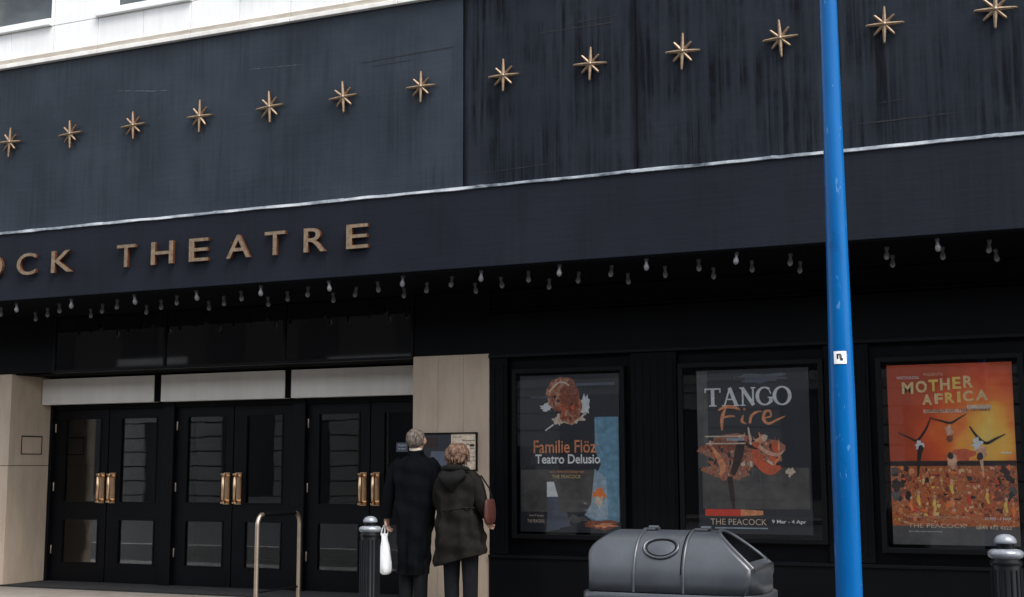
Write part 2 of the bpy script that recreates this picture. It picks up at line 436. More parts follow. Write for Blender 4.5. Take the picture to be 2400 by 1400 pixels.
wall.box(prev, XR, .06, .28, SB-.01, ST, 'joint_grey')
wall.box(XL, XR, .06, .28, ST, 12.4, 'joint_grey')
wall.build('upper_wall', B, bevel=.004)
c = MB()
x = XL
while x < XR:
    c.box(x+.003, x+1.24-.003, -.055, .3, 5.857, 5.906, 'lip_stone')
    c.box(x+.003, x+1.24-.003, -.028, .3, 5.906, 5.966, 'ledge_stone'); x += 1.24
c.build('coping', B, bevel=.006)
for a, c_ in wx:
    if c_ > XR or a < XL: continue
    f = MB()
    f.box(a, a+.06, .2, .27, SB+.075, ST, 'window_white'); f.box(c_-.06, c_, .2, .27, SB+.075, ST, 'window_white')
    f.box(a+.06, c_-.06, .2, .27, SB+.075, SB+.14, 'window_white'); f.box(a+.06, c_-.06, .2, .27, ST-.06, ST, 'window_white')
    f.box(a+.06, c_-.06, .215, .262, SB+1.0, SB+1.05, 'window_white')
    # reveals
    f.box(a-.003, a+.012, .0, .2, SB+.075, ST, 'window_white')
    wfr = f.build('window', B, bevel=.004)
    q = MB(); q.box(a+.05, c_-.05, .235, .245, SB+.13, ST-.05, 'window_glass'); q.build('pane', wfr)
    q = MB(); q.box(a-.03, c_+.03, -.05, .26, SB+.002, SB+.078, 'window_white'); q.build('sill', wfr, bevel=.006)
# dark room behind upper windows and roof
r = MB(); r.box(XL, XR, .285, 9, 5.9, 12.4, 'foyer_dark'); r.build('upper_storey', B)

# upper fascia band in slabs
for i, (a, c_, mt) in enumerate([(XL, -5.195, 'fascia_clean'), (-5.183, -3.486, 'fascia_stained'), (-3.482, 2.1, 'fascia_stained'), (2.11, XR, 'fascia_stained')]):
    q = MB(); q.box(a, c_, 0 if i else -.006, .28, 3.967, 5.857, mt)
    if i == 0:                                   # old cable clip scars and render cracks
        for (xa, za, xb, zb) in ((-9.25, 5.395, -8.64, 5.405), (-7.62, 5.405, -6.98, 5.43)):
            q.stroke([(xa+(xb-xa)*t/6, za+(zb-za)*t/6+.004*sin(t*2.1)) for t in range(7)], [.001, .003, .006, .005, .008, .011, .004], -.0085, 'bluegrey_line')if False else None
    q.build('fascia_panel', B, bevel=.002)
q = MB(); q.box(XL, XR, .05, .285, 3.97, 5.85, 'soffit_black'); q.build('fascia_backing', B)

# hairline cracks and scratches of the render
def crack(pts, wd, mat, y):
    s_ = MB(); s_.stroke(pts, wd, y, mat); return s_
plain('crack_dark', (.005, .006, .008), .8); plain('scratch', (.062, .070, .082), .7, var=.4, scale=30)
def jag(x0, z0, x1, z1, wd, mat, y=-.0022, n=22):
    cr = MB(); pts = []; ws = []
    for i in range(n+1):
        t = i/n; pts.append((x0+(x1-x0)*t, z0+(z1-z0)*t+random.uniform(-1, 1)*.0022)); ws.append(wd*random.uniform(.25, 1.1)*min(1, 6*t+.1, 6*(1-t)+.1))
    cr.stroke(pts, ws, y, mat); cr.build('scratch' if mat == 'scratch' else 'crack', B)
jag(-9.35, 5.42, -8.64, 5.335, .010, 'scratch', -.0085); jag(-8.9, 5.355, -8.64, 5.345, .012, 'scratch', -.0085)
jag(-7.62, 5.435, -6.95, 5.405, .007, 'scratch', -.0085)
jag(-6.35, 5.33, -5.25, 5.36, .012, 'crack_dark', -.0085); jag(-6.2, 5.28, -5.7, 5.29, .008, 'crack_dark', -.0085)
jag(-4.45, 5.37, -3.62, 5.37, .016, 'crack_dark'); jag(-4.1, 5.42, -3.56, 5.43, .010, 'crack_dark')
jag(-1.66, 4.19, -.75, 4.20, .016, 'crack_dark')
jag(-5.1, 4.10, -4.3, 4.13, .010, 'crack_dark'); jag(-1.4, 4.35, -1.2, 4.36, .01, 'crack_dark')

# canopy
CY = -.045
q = MB(); q.box(XL, XR, CY, DY+.9, 3.215, 3.952, 'canopy_paint'); cano = q.build('canopy', B, bevel=.006)
q = MB(); q.box(XL+.01, XR-.01, CY+.012, DY-.002, 3.2, 3.2145, 'soffit_black'); q.build('soffit', cano)
q = MB()
x = XL
while x < XR:
    ln = random.uniform(.5, 1.6); e = min(x+ln, XR)
    n = 6; pts = [(x+(e-x)*i/n, 3.966+random.uniform(-.003, .003)) for i in range(n+1)]
    top = [(p[0], p[1]+.013+random.uniform(-.003, .004)) for p in pts]; bot = [(p[0], p[1]-.012+random.uniform(-.004, .003)) for p in pts]
    vs = [(a[0], -.062, a[1]) for a in bot]+[(a[0], -.062, a[1]) for a in top]+[(a[0], 0, a[1]+.006) for a in top]+[(a[0], -.05, a[1]-.004) for a in bot]
    N = n+1
    q.add(vs, [(i, i+1, N+i+1, N+i) for i in range(n)]+[(N+i, N+i+1, 2*N+i+1, 2*N+i) for i in range(n)]+[(3*N+i, 3*N+i+1, i+1, i) for i in range(n)], 'flashing')
    x = e+.0015
q.build('flashing', cano)

# stone piers
PL, PR = -11.94, (-6.41, -5.535)
q = MB(); q.box(-14.6, PL, DY, 2.3, .02, 1.43, 'pier_stone'); q.box(-14.6, PL, DY, 2.3, 1.436, 2.54, 'pier_stone')
q.box(-14.6, PL-.01, DY+.01, 2.3, 1.4, 1.45, 'crack_dark')
p1 = q.build('stone_pier', B, bevel=.005); p1['label'] = 'wide beige stone pier left of the doors, with a small square recess in its side'
q = MB(); t = .007                                     # square cover plate outline on the reveal
for (ya, yb, za, zb) in ((1.53, 1.88, 1.785, 1.80), (1.53, 1.88, 1.57, 1.582), (1.53, 1.542, 1.582, 1.785), (1.868, 1.88, 1.582, 1.785)):
    q.box(PL-.001, PL+.004, ya, yb, za, zb, 'crack_dark')
q.build('plate_outline', p1)
q = MB()
for i in range(3):
    a = PR[0]+(PR[1]-PR[0])*i/3; e = PR[0]+(PR[1]-PR[0])*(i+1)/3
    q.box(a+(.0012 if i else 0), e-(.0012 if i < 2 else 0), DY-.004, 2.3, .0, 2.548, 'pier_stone')
p2 = q.build('stone_pier', B, bevel=.002); p2['label'] = 'beige stone pier of narrow vertical slabs behind the two people'

# wall above door recess (black glossy transom) and side bits
q = MB(); q.box(XL, -11.30, DY+.003, 2.4, 2.545, 3.198, 'black_paint'); q.box(XL, -14.6, DY+.003, 2.4, 0, 2.545, 'black_paint')
q.box(-6.41, -5.535, DY+.003, 2.4, 2.552, 3.198, 'black_paint')
q.build('black_wall', B)
q = MB(); q.box(-11.30, -6.41, DY+.005, DY+.035, 2.56, 3.19, 'transom_glass')
tr = q.build('transom_window', B)
q = MB()
for x in (-11.30, -9.66, -8.03, -6.44): q.box(x, x+.03, DY-.012, DY+.05, 2.56, 3.198, 'frame_black')
q.box(-11.30, -6.41, DY-.014, DY+.05, 2.53, 2.56, 'frame_black'); q.build('frame', tr)
q = MB(); q.box(-11.93, -6.41, DY+.05, 2.3, 2.53, 2.56, 'soffit_black'); q.box(-11.93, -6.41, 1.951, 2.2, 2.19, 2.53, 'soffit_black')
for (a, e) in ((-10.189, -10.086), (-8.334, -8.251)): q.box(a, e, 1.84, 1.951, 2.19, 2.53, 'soffit_black')
q.build('recess_soffit', B)
# stone lintel panels
for (a, e) in ((-11.925, -10.19), (-10.085, -8.335), (-8.25, -6.40)):
    q = MB(); q.box(a, e, 1.83, 1.95, 2.186, 2.505, 'panel_stone')
    q.build('lintel_panel', B, bevel=.002)
# threshold
q = MB(); q.box(-11.93, -6.42, DY+.02, 2.4, .0, .02, 'doormat'); q.build('doormat', B)

# doors: frame posts, six leaves with two panes and a pull handle each
q = MB()
for (a, e) in ((-11.94, -11.90), (-10.175, -10.015), (-8.33, -8.165), (-6.49, -6.41)):
    q.box(a, e, 2.0, 2.16, .02, 2.19, 'door_black')
q.box(-11.90, -6.49, 2.02, 2.15, 2.13, 2.19, 'door_black'); q.build('door_frame', B, bevel=.004)
HZ = (.985, 1.335)
leaves = [(-11.895, -11.05, -11.737, -11.159), (-11.035, -10.18, -10.858, -10.303), (-10.01, -9.19, -9.86, -9.302), (-9.175, -8.335, -9.011, -8.494), (-8.16, -7.345, -8.02, -7.469), (-7.33, -6.495, -7.17, -6.62)]
lab = ['leftmost', 'second', 'third', 'fourth', 'fifth', 'sixth']
for i, (a, e, p0, p1_) in enumerate(leaves):
    q = MB(); Y0, Y1 = 2.06, 2.105
    for (z0, z1) in ((.02, .24), (.785, .98), (2.02, 2.128)): q.box(p0, p1_, Y0, Y1, z0, z1, 'door_black')
    q.box(a, p0, Y0, Y1, .02, 2.128, 'door_black'); q.box(p1_, e, Y0, Y1, .02, 2.128, 'door_black')
    # glazing beads
    for (z0, z1) in ((.24, .785), (.98, 2.02)):
        q.box(p0, p0+.014, Y0-.008, Y0+.02, z0, z1, 'door_black'); q.box(p1_-.014, p1_, Y0-.008, Y0+.02, z0, z1, 'door_black')
        q.box(p0+.014, p1_-.014, Y0-.008, Y0+.02, z0, z0+.014, 'door_black'); q.box(p0+.014, p1_-.014, Y0-.008, Y0+.02, z1-.014, z1, 'door_black')
    d = q.build('door', B)
    for (z0, z1) in ((.24, .785), (.98, 2.02)):
        g_ = MB(); g_.box(p0+.004, p1_-.004, 2.078, 2.084, z0+.003, z1-.003, 'pane_glass'); g_.build('pane', d)
    left = i % 2 == 0
    hx = e-.075 if left else a+.075
    h = MB(); yy = 1.985
    h.tube([(hx, 2.06, HZ[0]+.03), (hx, yy+.02, HZ[0]+.03), (hx, yy, HZ[0]+.045), (hx, yy, HZ[1]-.045), (hx, yy+.02, HZ[1]-.03), (hx, 2.06, HZ[1]-.03)], .021, 'brass', 12)
    h.box(hx-.042, hx+.042, 2.052, 2.0595, HZ[0]-.01, HZ[1]+.01, 'brass'); h.lathe([(.03, 0), (.03, .022)], (hx, yy+.003, HZ[0]), 'brass', 14); h.lathe([(.03, 0), (.03, .022)], (hx, yy+.003, HZ[1]-.022), 'brass', 14)
    h.build('handle', d)
    kx = a+.012 if left else e-.012
    for hz in (.35, 1.12, 1.85):
        k = MB(); k.lathe([(.008, 0), (.009, .004), (.009, .10), (.008, .104)], (kx, 2.048, hz), 'steel_warm', 10); k.build('hinge', d)
# foyer behind the doors
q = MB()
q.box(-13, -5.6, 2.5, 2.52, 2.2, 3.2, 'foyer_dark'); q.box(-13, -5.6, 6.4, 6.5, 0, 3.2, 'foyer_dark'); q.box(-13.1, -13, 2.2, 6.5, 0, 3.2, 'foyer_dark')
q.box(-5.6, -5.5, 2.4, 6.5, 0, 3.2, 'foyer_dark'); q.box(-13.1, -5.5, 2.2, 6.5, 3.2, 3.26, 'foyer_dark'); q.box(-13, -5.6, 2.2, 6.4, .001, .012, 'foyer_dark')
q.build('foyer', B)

# right-hand black shopfront wall with pilasters
q = MB(); q.box(-5.535, XR, DY+.06, DY+.5, .0, 3.199, 'black_paint')
q.box(-5.53, XR, DY-.02, DY+.059, 2.50, 2.95, 'black_paint'); q.box(-5.53, XR, DY-.035, DY-.02, 2.50, 2.535, 'frame_black')
q.box(-5.53, XR, DY-.02, DY+.059, 0.02, .50, 'black_paint'); q.box(-5.53, XR, DY-.04, DY+.02, .50, .53, 'frame_black')
q.box(-5.53, XR, DY+.01, DY+.059, 2.97, 2.99, 'frame_black')
q.build('shopfront_wall', B, bevel=.003)
for (a, e) in ((-5.53, -5.33), (-4.02, -3.56), (-2.16, -1.76), (-.36, .05), (1.5, 1.9), (3.2, 3.6)):
    q = MB(); q.box(a, e, DY-.005, DY+.058, .535, 2.498, 'black_paint')
    n = int((e-a)/.075)
    for i in range(n):
        cx = a+(i+.5)*(e-a)/n
        q.box(cx-.013, cx+.010, DY-.014, DY-.006, .6, 2.43, 'black_paint')
    q.build('pilaster', B, bevel=.003)

# ------------------------------------------------------------------ brass stars
def star_mesh():
    q = MB()
    def arm(ang, ln, w0, w1, y0, y1):
        d = Vector((cos(ang), sin(ang))); n_ = Vector((-d.y, d.x))
        def P(t, s_): v = d*t+n_*s_; return (v.x, v.y)
        a = [P(.0, w0), P(ln, w1), P(ln+w1, 0), P(ln, -w1), P(0, -w0)]
        q.prism(a, y0, y1, 'bronze', 'bronze_edge')
        # raised ridge
        r0, r1 = d*.0, d*ln*.97
        q.add([(P(.0, w0)[0], y0, P(.0, w0)[1]), (P(ln, w1)[0], y0, P(ln, w1)[1]), (r1.x, y0-.008, r1.y), (r0.x, y0-.013, r0.y), (P(0, -w0)[0], y0, P(0, -w0)[1]), (P(ln, -w1)[0], y0, P(ln, -w1)[1])],
              [(0, 1, 2, 3), (3, 2, 5, 4)], 'bronze')
    for k in range(4): arm(k*pi/2, .156+random.uniform(-.008, .008), .0190, .0085, -.010, .006)
    for k in range(4): arm(pi/4+k*pi/2+random.uniform(-.04, .04), .116+random.uniform(-.008, .006), .0165, .0085, -.006, .008)
    return q
ords = ['first', 'second', 'third', 'fourth', 'fifth', 'sixth', 'seventh', 'eighth', 'ninth', 'tenth', 'eleventh', 'twelfth', 'thirteenth', 'fourteenth', 'fifteenth', 'sixteenth', 'seventeenth', 'eighteenth', 'nineteenth', 'twentieth']
extra = {0: 'above the letter C', 6: 'left of the upright joint', 7: 'just right of the upright joint', 10: 'just left of the blue pole', 11: 'just right of the blue pole', 12: 'farthest right, at the top corner'}
sm_ = star_mesh()
for k in range(13):
    s0 = thing('star', '%s bronze star from the left on the navy fascia%s' % (ords[k], ', '+extra[k] if k in extra else ''), 'star ornament', (-10.775+.859*k, -.034-(.006 if k < 7 else 0), 4.999), 'bronze stars in a row on the fascia')
    st = star_mesh().build('rays', s0)
    rot = random.uniform(-.07, .07); st.rotation_euler = (0, rot, 0)
    st.scale = (random.uniform(.95, 1.03), 1, random.uniform(.97, 1.08))
    q = MB()
    rings = [[(rr*cos(2*pi*j/12), yy, rr*sin(2*pi*j/12)) for j in range(12)] for rr, yy in ((.008, .034), (.008, .0), (.022, -.012), (.016, -.024), (.004, -.028))]
    q.loft(rings, 'bronze'); q.build('boss', s0)

# ------------------------------------------------------------------ fascia lettering
sg = thing('theatre_sign', 'raised bronze capital letters reading PEACOCK THEATRE on the lower navy fascia', 'sign', (-8.4, CY, 3.59))
L = [('P', -13.09, -12.84), ('E', -12.52, -12.29), ('A', -11.97, -11.68), ('C', -11.42, -11.15), ('O', -10.99, -10.74), ('C', -10.535, -10.265), ('K', -10.05, -9.76), ('T', -9.165, -8.925), ('H', -8.72, -8.44), ('E', -8.24, -8.0), ('A', -7.78, -7.495), ('T', -7.325, -7.085), ('R', -6.87, -6.62), ('E', -6.39, -6.15)]
for ch, a, e in L:
    q = MB(); q.text(ch, a+8.4, e+8.4, -.118, .118 if ch not in 'OC' else .122, -.052, 'bronze', depth=.034, bold=.004, side='bronze_edge')
    for (px_, pz) in ((.3, .3), (.7, .75)):
        xx = a+8.4+(e-a)*(.12 if ch != 'T' else .5); q.box(xx-.005, xx+.005, -.022, .0, -.1+.2*pz-.005, -.1+.2*pz+.005, 'bronze_edge')
    q.build('letter', sg)

# ------------------------------------------------------------------ canopy bulbs
bm_ = MB()
bm_.lathe([(.019, 0), (.019, -.022), (.013, -.030)], (0, 0, 0), 'bulb_cap', 10)
bm_.lathe([(.0115, -.030), (.0125, -.042), (.021, -.062), (.0245, -.080), (.021, -.097), (.011, -.107), (.003, -.110)], (0, 0, 0), 'bulb_glass', 12)
proto = None
rows = [('front', .025, 0), ('second', .28, 1), ('third', .51, 0), ('back', .775, 1)]
for rn, yy, off in rows:
    xs = []
    k = -2
    while True:
        x = -11.46+.8045*k+(-.42+.8045 if off else 0)
        k += 1
        if x > .35: break
        if x < -11.9 or x > .35: continue
        if rn == 'front': x_ = x
        xs.append(x)
    for i, x in enumerate(xs):
        o = bm_.build('light_bulb') if proto is None else proto.copy()
        if proto is None: proto = o
        else: COL.objects.link(o)
        o.location = (x+random.uniform(-.02, .02), yy+random.uniform(-.02, .02), 3.2-.001)
        o.rotation_euler = (random.uniform(-.13, .13), random.uniform(-.13, .13), 0)
        tag(o, 'unlit bulb under the canopy, %s row, %s from the left' % (rn, ords[i]), 'light bulb', 'unlit bulbs under the canopy')

# ------------------------------------------------------------------ poster cases
class Poster:
    def __init__(s, x0, x1, z0, z1, y): s.x0, s.x1, s.z0, s.z1, s.y = x0, x1, z0, z1, y; s.mb = MB(); s.l = 0; s.parts = [s.mb]
    def new(s): s.mb = MB(); s.parts.append(s.mb)
    def U(s, u): return s.x0+(s.x1-s.x0)*u
    def V(s, v): return s.z0+(s.z1-s.z0)*v
    def yl(s): s.l += 1; return s.y-s.dl*s.l
    dl = .00004
    def poly(s, pts, mat): y = s.yl(); s.mb.add([(s.U(u), y, s.V(v)) for u, v in pts], [tuple(range(len(pts)))], mat)
    def rect(s, u0, v0, u1, v1, mat): s.poly([(u0, v0), (u1, v0), (u1, v1), (u0, v1)], mat)
    def blob(s, u, v, ru, rv, mat, n=22, jag=.12, rot=0):
        pts = []
        for i in range(n):
            t = 2*pi*i/n; k = 1+random.uniform(-jag, jag); a, b_ = ru*cos(t)*k, rv*sin(t)*k
            pts.append((u+a*cos(rot)-b_*sin(rot)*.7, v+a*sin(rot)*1.0+b_*cos(rot)))
        y = s.yl(); c = (s.U(u), y, s.V(v)); vs = [c]+[(s.U(p), y, s.V(q)) for p, q in pts]
        s.mb.add(vs, [(0, i+1, (i+1) % n+1) for i in range(n)], mat)
    def text(s, t, u0, v0, u1, v1, mat, bold=0): s.new(); s.mb.text(t, s.U(u0), s.U(u1), s.V(v0), s.V(v1), s.yl(), mat, bold=bold)
    def stroke(s, pts, wd, mat, smooth=0):
        W = list(wd) if hasattr(wd, '__len__') else [wd]*len(pts); P_ = [(s.U(u), s.V(v)) for u, v in pts]
        if smooth and len(P_) > 2:
            Q = [(*p, w_) for p, w_ in zip(P_, W)]; Z = []
            for i in range(len(Q)-1):
                a, b_, c_, d = Q[max(i-1, 0)], Q[i], Q[i+1], Q[min(i+2, len(Q)-1)]
                for k in range(6):
                    t = k/6; Z.append(tuple(.5*(2*b_[j]+(c_[j]-a[j])*t+(2*a[j]-5*b_[j]+4*c_[j]-d[j])*t*t+(3*b_[j]-a[j]-3*c_[j]+d[j])*t**3) for j in range(3)))
            Z.append(Q[-1]); P_ = [z[:2] for z in Z]; W = [max(.002, z[2]) for z in Z]
        s.mb.stroke(P_, W, s.yl(), mat)

def case(label, cx, x0, x1, z0, z1, rail, draw):
    """x0..x1, z0..z1: the case opening; draw: list of poster painters"""
    T = thing('poster_case', label, 'poster case', (cx, DY, 0), 'glazed poster cases on the black shopfront')
    q = MB(); Yf, fw = -.046, .045
    a, e = x0-cx, x1-cx
    q.box(a-fw, a, Yf, .06, z0-fw, z1+fw, 'frame_black'); q.box(e, e+fw, Yf, .06, z0-fw, z1+fw, 'frame_black')
    q.box(a, e, Yf, .06, z1, z1+fw, 'frame_black'); q.box(a, e, Yf, .06, z0-fw, z0, 'frame_black')
    q.box(a-fw*.3, e+fw*.3, .02, .058, z0-fw*.3, z1+fw*.3, 'soffit_black')
    q.build('frame', T, bevel=.004)
    sheet, art, words = draw(cx)
    sh = sheet.build('poster', T)
    art.build('artwork', sh)
    for wd_ in words:
        if wd_.v: wd_.build('lettering', sh)
    g_ = MB(); g_.box(a, e, -.030, -.025, z0, z1, 'case_glass'); g_.build('glass', T)
    return T

def new_poster(cx, x0, x1, z0, z1, mat):
    sheet = MB(); sheet.box(x0-cx, x1-cx, -.007, .018, z0, z1, mat)
    A = Poster(x0-cx, x1-cx, z0, z1, -.0072); W_ = Poster(x0-cx, x1-cx, z0, z1, -.0155)
    return sheet, A, W_

def draw1(cx):
    x0, x1, z0, z1 = -5.19, -4.14, .76, 2.305
    sheet, A, W_ = new_poster(cx, x0, x1, z0, z1, 'ink_slate')
    U = lambda p: (p-1218)/238.; V = lambda p: 1-(p-879)/368.
    R_ = lambda a, b_, c_, d, m_: A.rect(U(a), V(d), U(c_), V(b_), m_)
    R_(1220, 1102, 1400, 1200, 'ink_murk');  # grey-brown panel: the reflection in the case glass, painted into the print
    A.poly([(U(1398), V(980)), (U(1398), V(1055)), (U(1412), V(1090)), (U(1398), V(1120)), (U(1390), V(1180)), (U(1372), V(1206)), (U(1395), V(1222)), (U(1454), V(1222)), (U(1454), V(980))], 'ink_blue')
    A.poly([(U(1397), V(1100)), (U(1388), V(1180)), (U(1374), V(1206)), (U(1400), V(1218)), (U(1428), V(1214)), (U(1424), V(1120))], 'ink_lightblue')
    A.stroke([(U(1400), V(985)), (U(1404), V(1040)), (U(1416), V(1070))], .012, 'ink_lightblue')
    A.blob(U(1408), V(1158), .06, .038, 'ink_hotorange', jag=.3); A.blob(U(1406), V(1172), .04, .045, 'ink_cream', jag=.35)
    A.blob(U(1409), V(1156), .045, .026, 'ink_hotorange', jag=.3)
    A.blob(U(1376), V(952), .05, .06, 'ink_pale', jag=.3); A.blob(U(1283), V(955), .06, .03, 'ink_pale', jag=.4)
    A.blob(U(1312), V(985), .06, .03, 'ink_cream', jag=.45); A.blob(U(1345), V(985), .10, .025, 'ink_cream', jag=.45)
    A.blob(U(1322), V(925), .165, .115, 'ink_mask', jag=.06); A.blob(U(1340), V(960), .12, .095, 'ink_mask', jag=.12)
    A.blob(U(1341), V(930), .09, .10, 'ink_brown', jag=.15)
    for i in range(22):
        t = random.uniform(0, 2*pi); r_ = math.sqrt(random.random())
        A.blob(U(1328)+.13*r_*cos(t), V(940)+.11*r_*sin(t), random.uniform(.006, .022), random.uniform(.005, .018), random.choice(['ink_brown', 'ink_dark', 'ink_brown', 'ink_deepred']), n=8, jag=.45)
    A.stroke([(U(1290+i*6), V(918-22*sin(i/8*pi*.8))) for i in range(9)], .018, 'ink_cream')
    A.stroke([(U(1350), V(992)), (U(1365), V(982)), (U(1379), V(968))], .02, 'ink_cream'); A.stroke([(U(1280), V(1010)), (U(1300), V(996))], .014, 'ink_pale')
    R_(1355, 900, 1447, 906, 'ink_bluegrey'); R_(1244, 929, 1292, 933, 'ink_bluegrey')
    A.poly([(U(1283), V(1130)), (U(1300), V(1130)), (U(1310), V(1165)), (U(1283), V(1165))], 'ink_pale')
    A.poly([(U(1285), V(1165)), (U(1311), V(1165)), (U(1314), V(1240)), (U(1282), V(1245))], 'ink_bluegrey')
    A.poly([(U(1284), V(1202)), (U(1330), V(1200)), (U(1340), V(1232)), (U(1284), V(1243))], 'ink_bluegrey')
    A.blob(U(1412), V(1229), .17, .028, 'ink_brown', jag=.3); A.blob(U(1420), V(1229), .10, .014, 'ink_orange', jag=.5)
    A.blob(U(1350), V(1216), .12, .02, 'ink_grey', jag=.4)
    W_.text('Familie Flöz', U(1252), V(1063), U(1402), V(1033), 'ink_orange', .01)
    W_.text('Teatro Delusio', U(1256), V(1088), U(1411), V(1066), 'ink_white', .02)
    W_.text('masks, mime and backstage magic', U(1290), V(1111), U(1374), V(1103), 'ink_orange'); W_.text('THE PEACOCK', U(1296), V(1122), U(1366), V(1114), 'ink_gold')
    W_.text('from 27 January', U(1240), V(1212), U(1276), V(1206), 'ink_cream'); W_.text('THE PEACOCK', U(1236), V(1225), U(1278), V(1218), 'ink_cream'); 
    return sheet, A.mb, W_.parts

def serif_word(P_, u0, u1, v0, v1, mat):
    """TANGO in roman capitals: thick and thin strokes with serifs"""
    P_.new(); Wt = (u1-u0); H = (v1-v0); xs = P_.x1-P_.x0; T_, t_ = .034, .014
    def S(pts, w_): P_.stroke([(u0+Wt*a, v0+H*b_) for a, b_ in pts], w_, mat)
    c = 0
    S([(0, .95), (.19, .95)], t_); S([(.007, .97), (.007, .74)], t_*.9); S([(.183, .97), (.183, .74)], t_*.9); S([(.095, .95), (.095, 0)], T_); S([(.05, .02), (.14, .02)], t_*.8)
    S([(.30, 1.0), (.235, .02)], t_*1.1); S([(.295, 1.0), (.375, .02)], T_); S([(.25, .36), (.345, .36)], t_*.9); S([(.205, .02), (.265, .02)], t_*.8); S([(.34, .02), (.41, .02)], t_*.8)
    S([(.45, .98), (.45, .0)], t_*1.2); S([(.445, .98), (.575, .02)], T_); S([(.57, .98), (.57, .02)], t_*1.2); S([(.42, .02), (.48, .02)], t_*.8); S([(.41, .97), (.46, .97)], t_*.8); S([(.545, .97), (.60, .97)], t_*.8)
    arc = [(.705+.085*cos(t), .5+.47*sin(t)) for t in [radians(a) for a in range(50, 325, 14)]]
    P_.stroke([(u0+Wt*a, v0+H*b_) for a, b_ in arc], [t_+(T_-t_)*abs(cos(radians(50+14*i)))**1.5 for i in range(len(arc))], mat)
    S([(.76, .83), (.775, .62)], t_*.8); S([(.775, .14), (.775, .42)], T_*.9); S([(.74, .42), (.80, .42)], t_*.8)
    arc = [(.905+.088*cos(t), .5+.48*sin(t)) for t in [radians(a) for a in range(0, 375, 14)]]
    P_.stroke([(u0+Wt*a, v0+H*b_) for a, b_ in arc], [t_+(T_-t_)*abs(cos(radians(14*i)))**1.5 for i in range(len(arc))], mat)

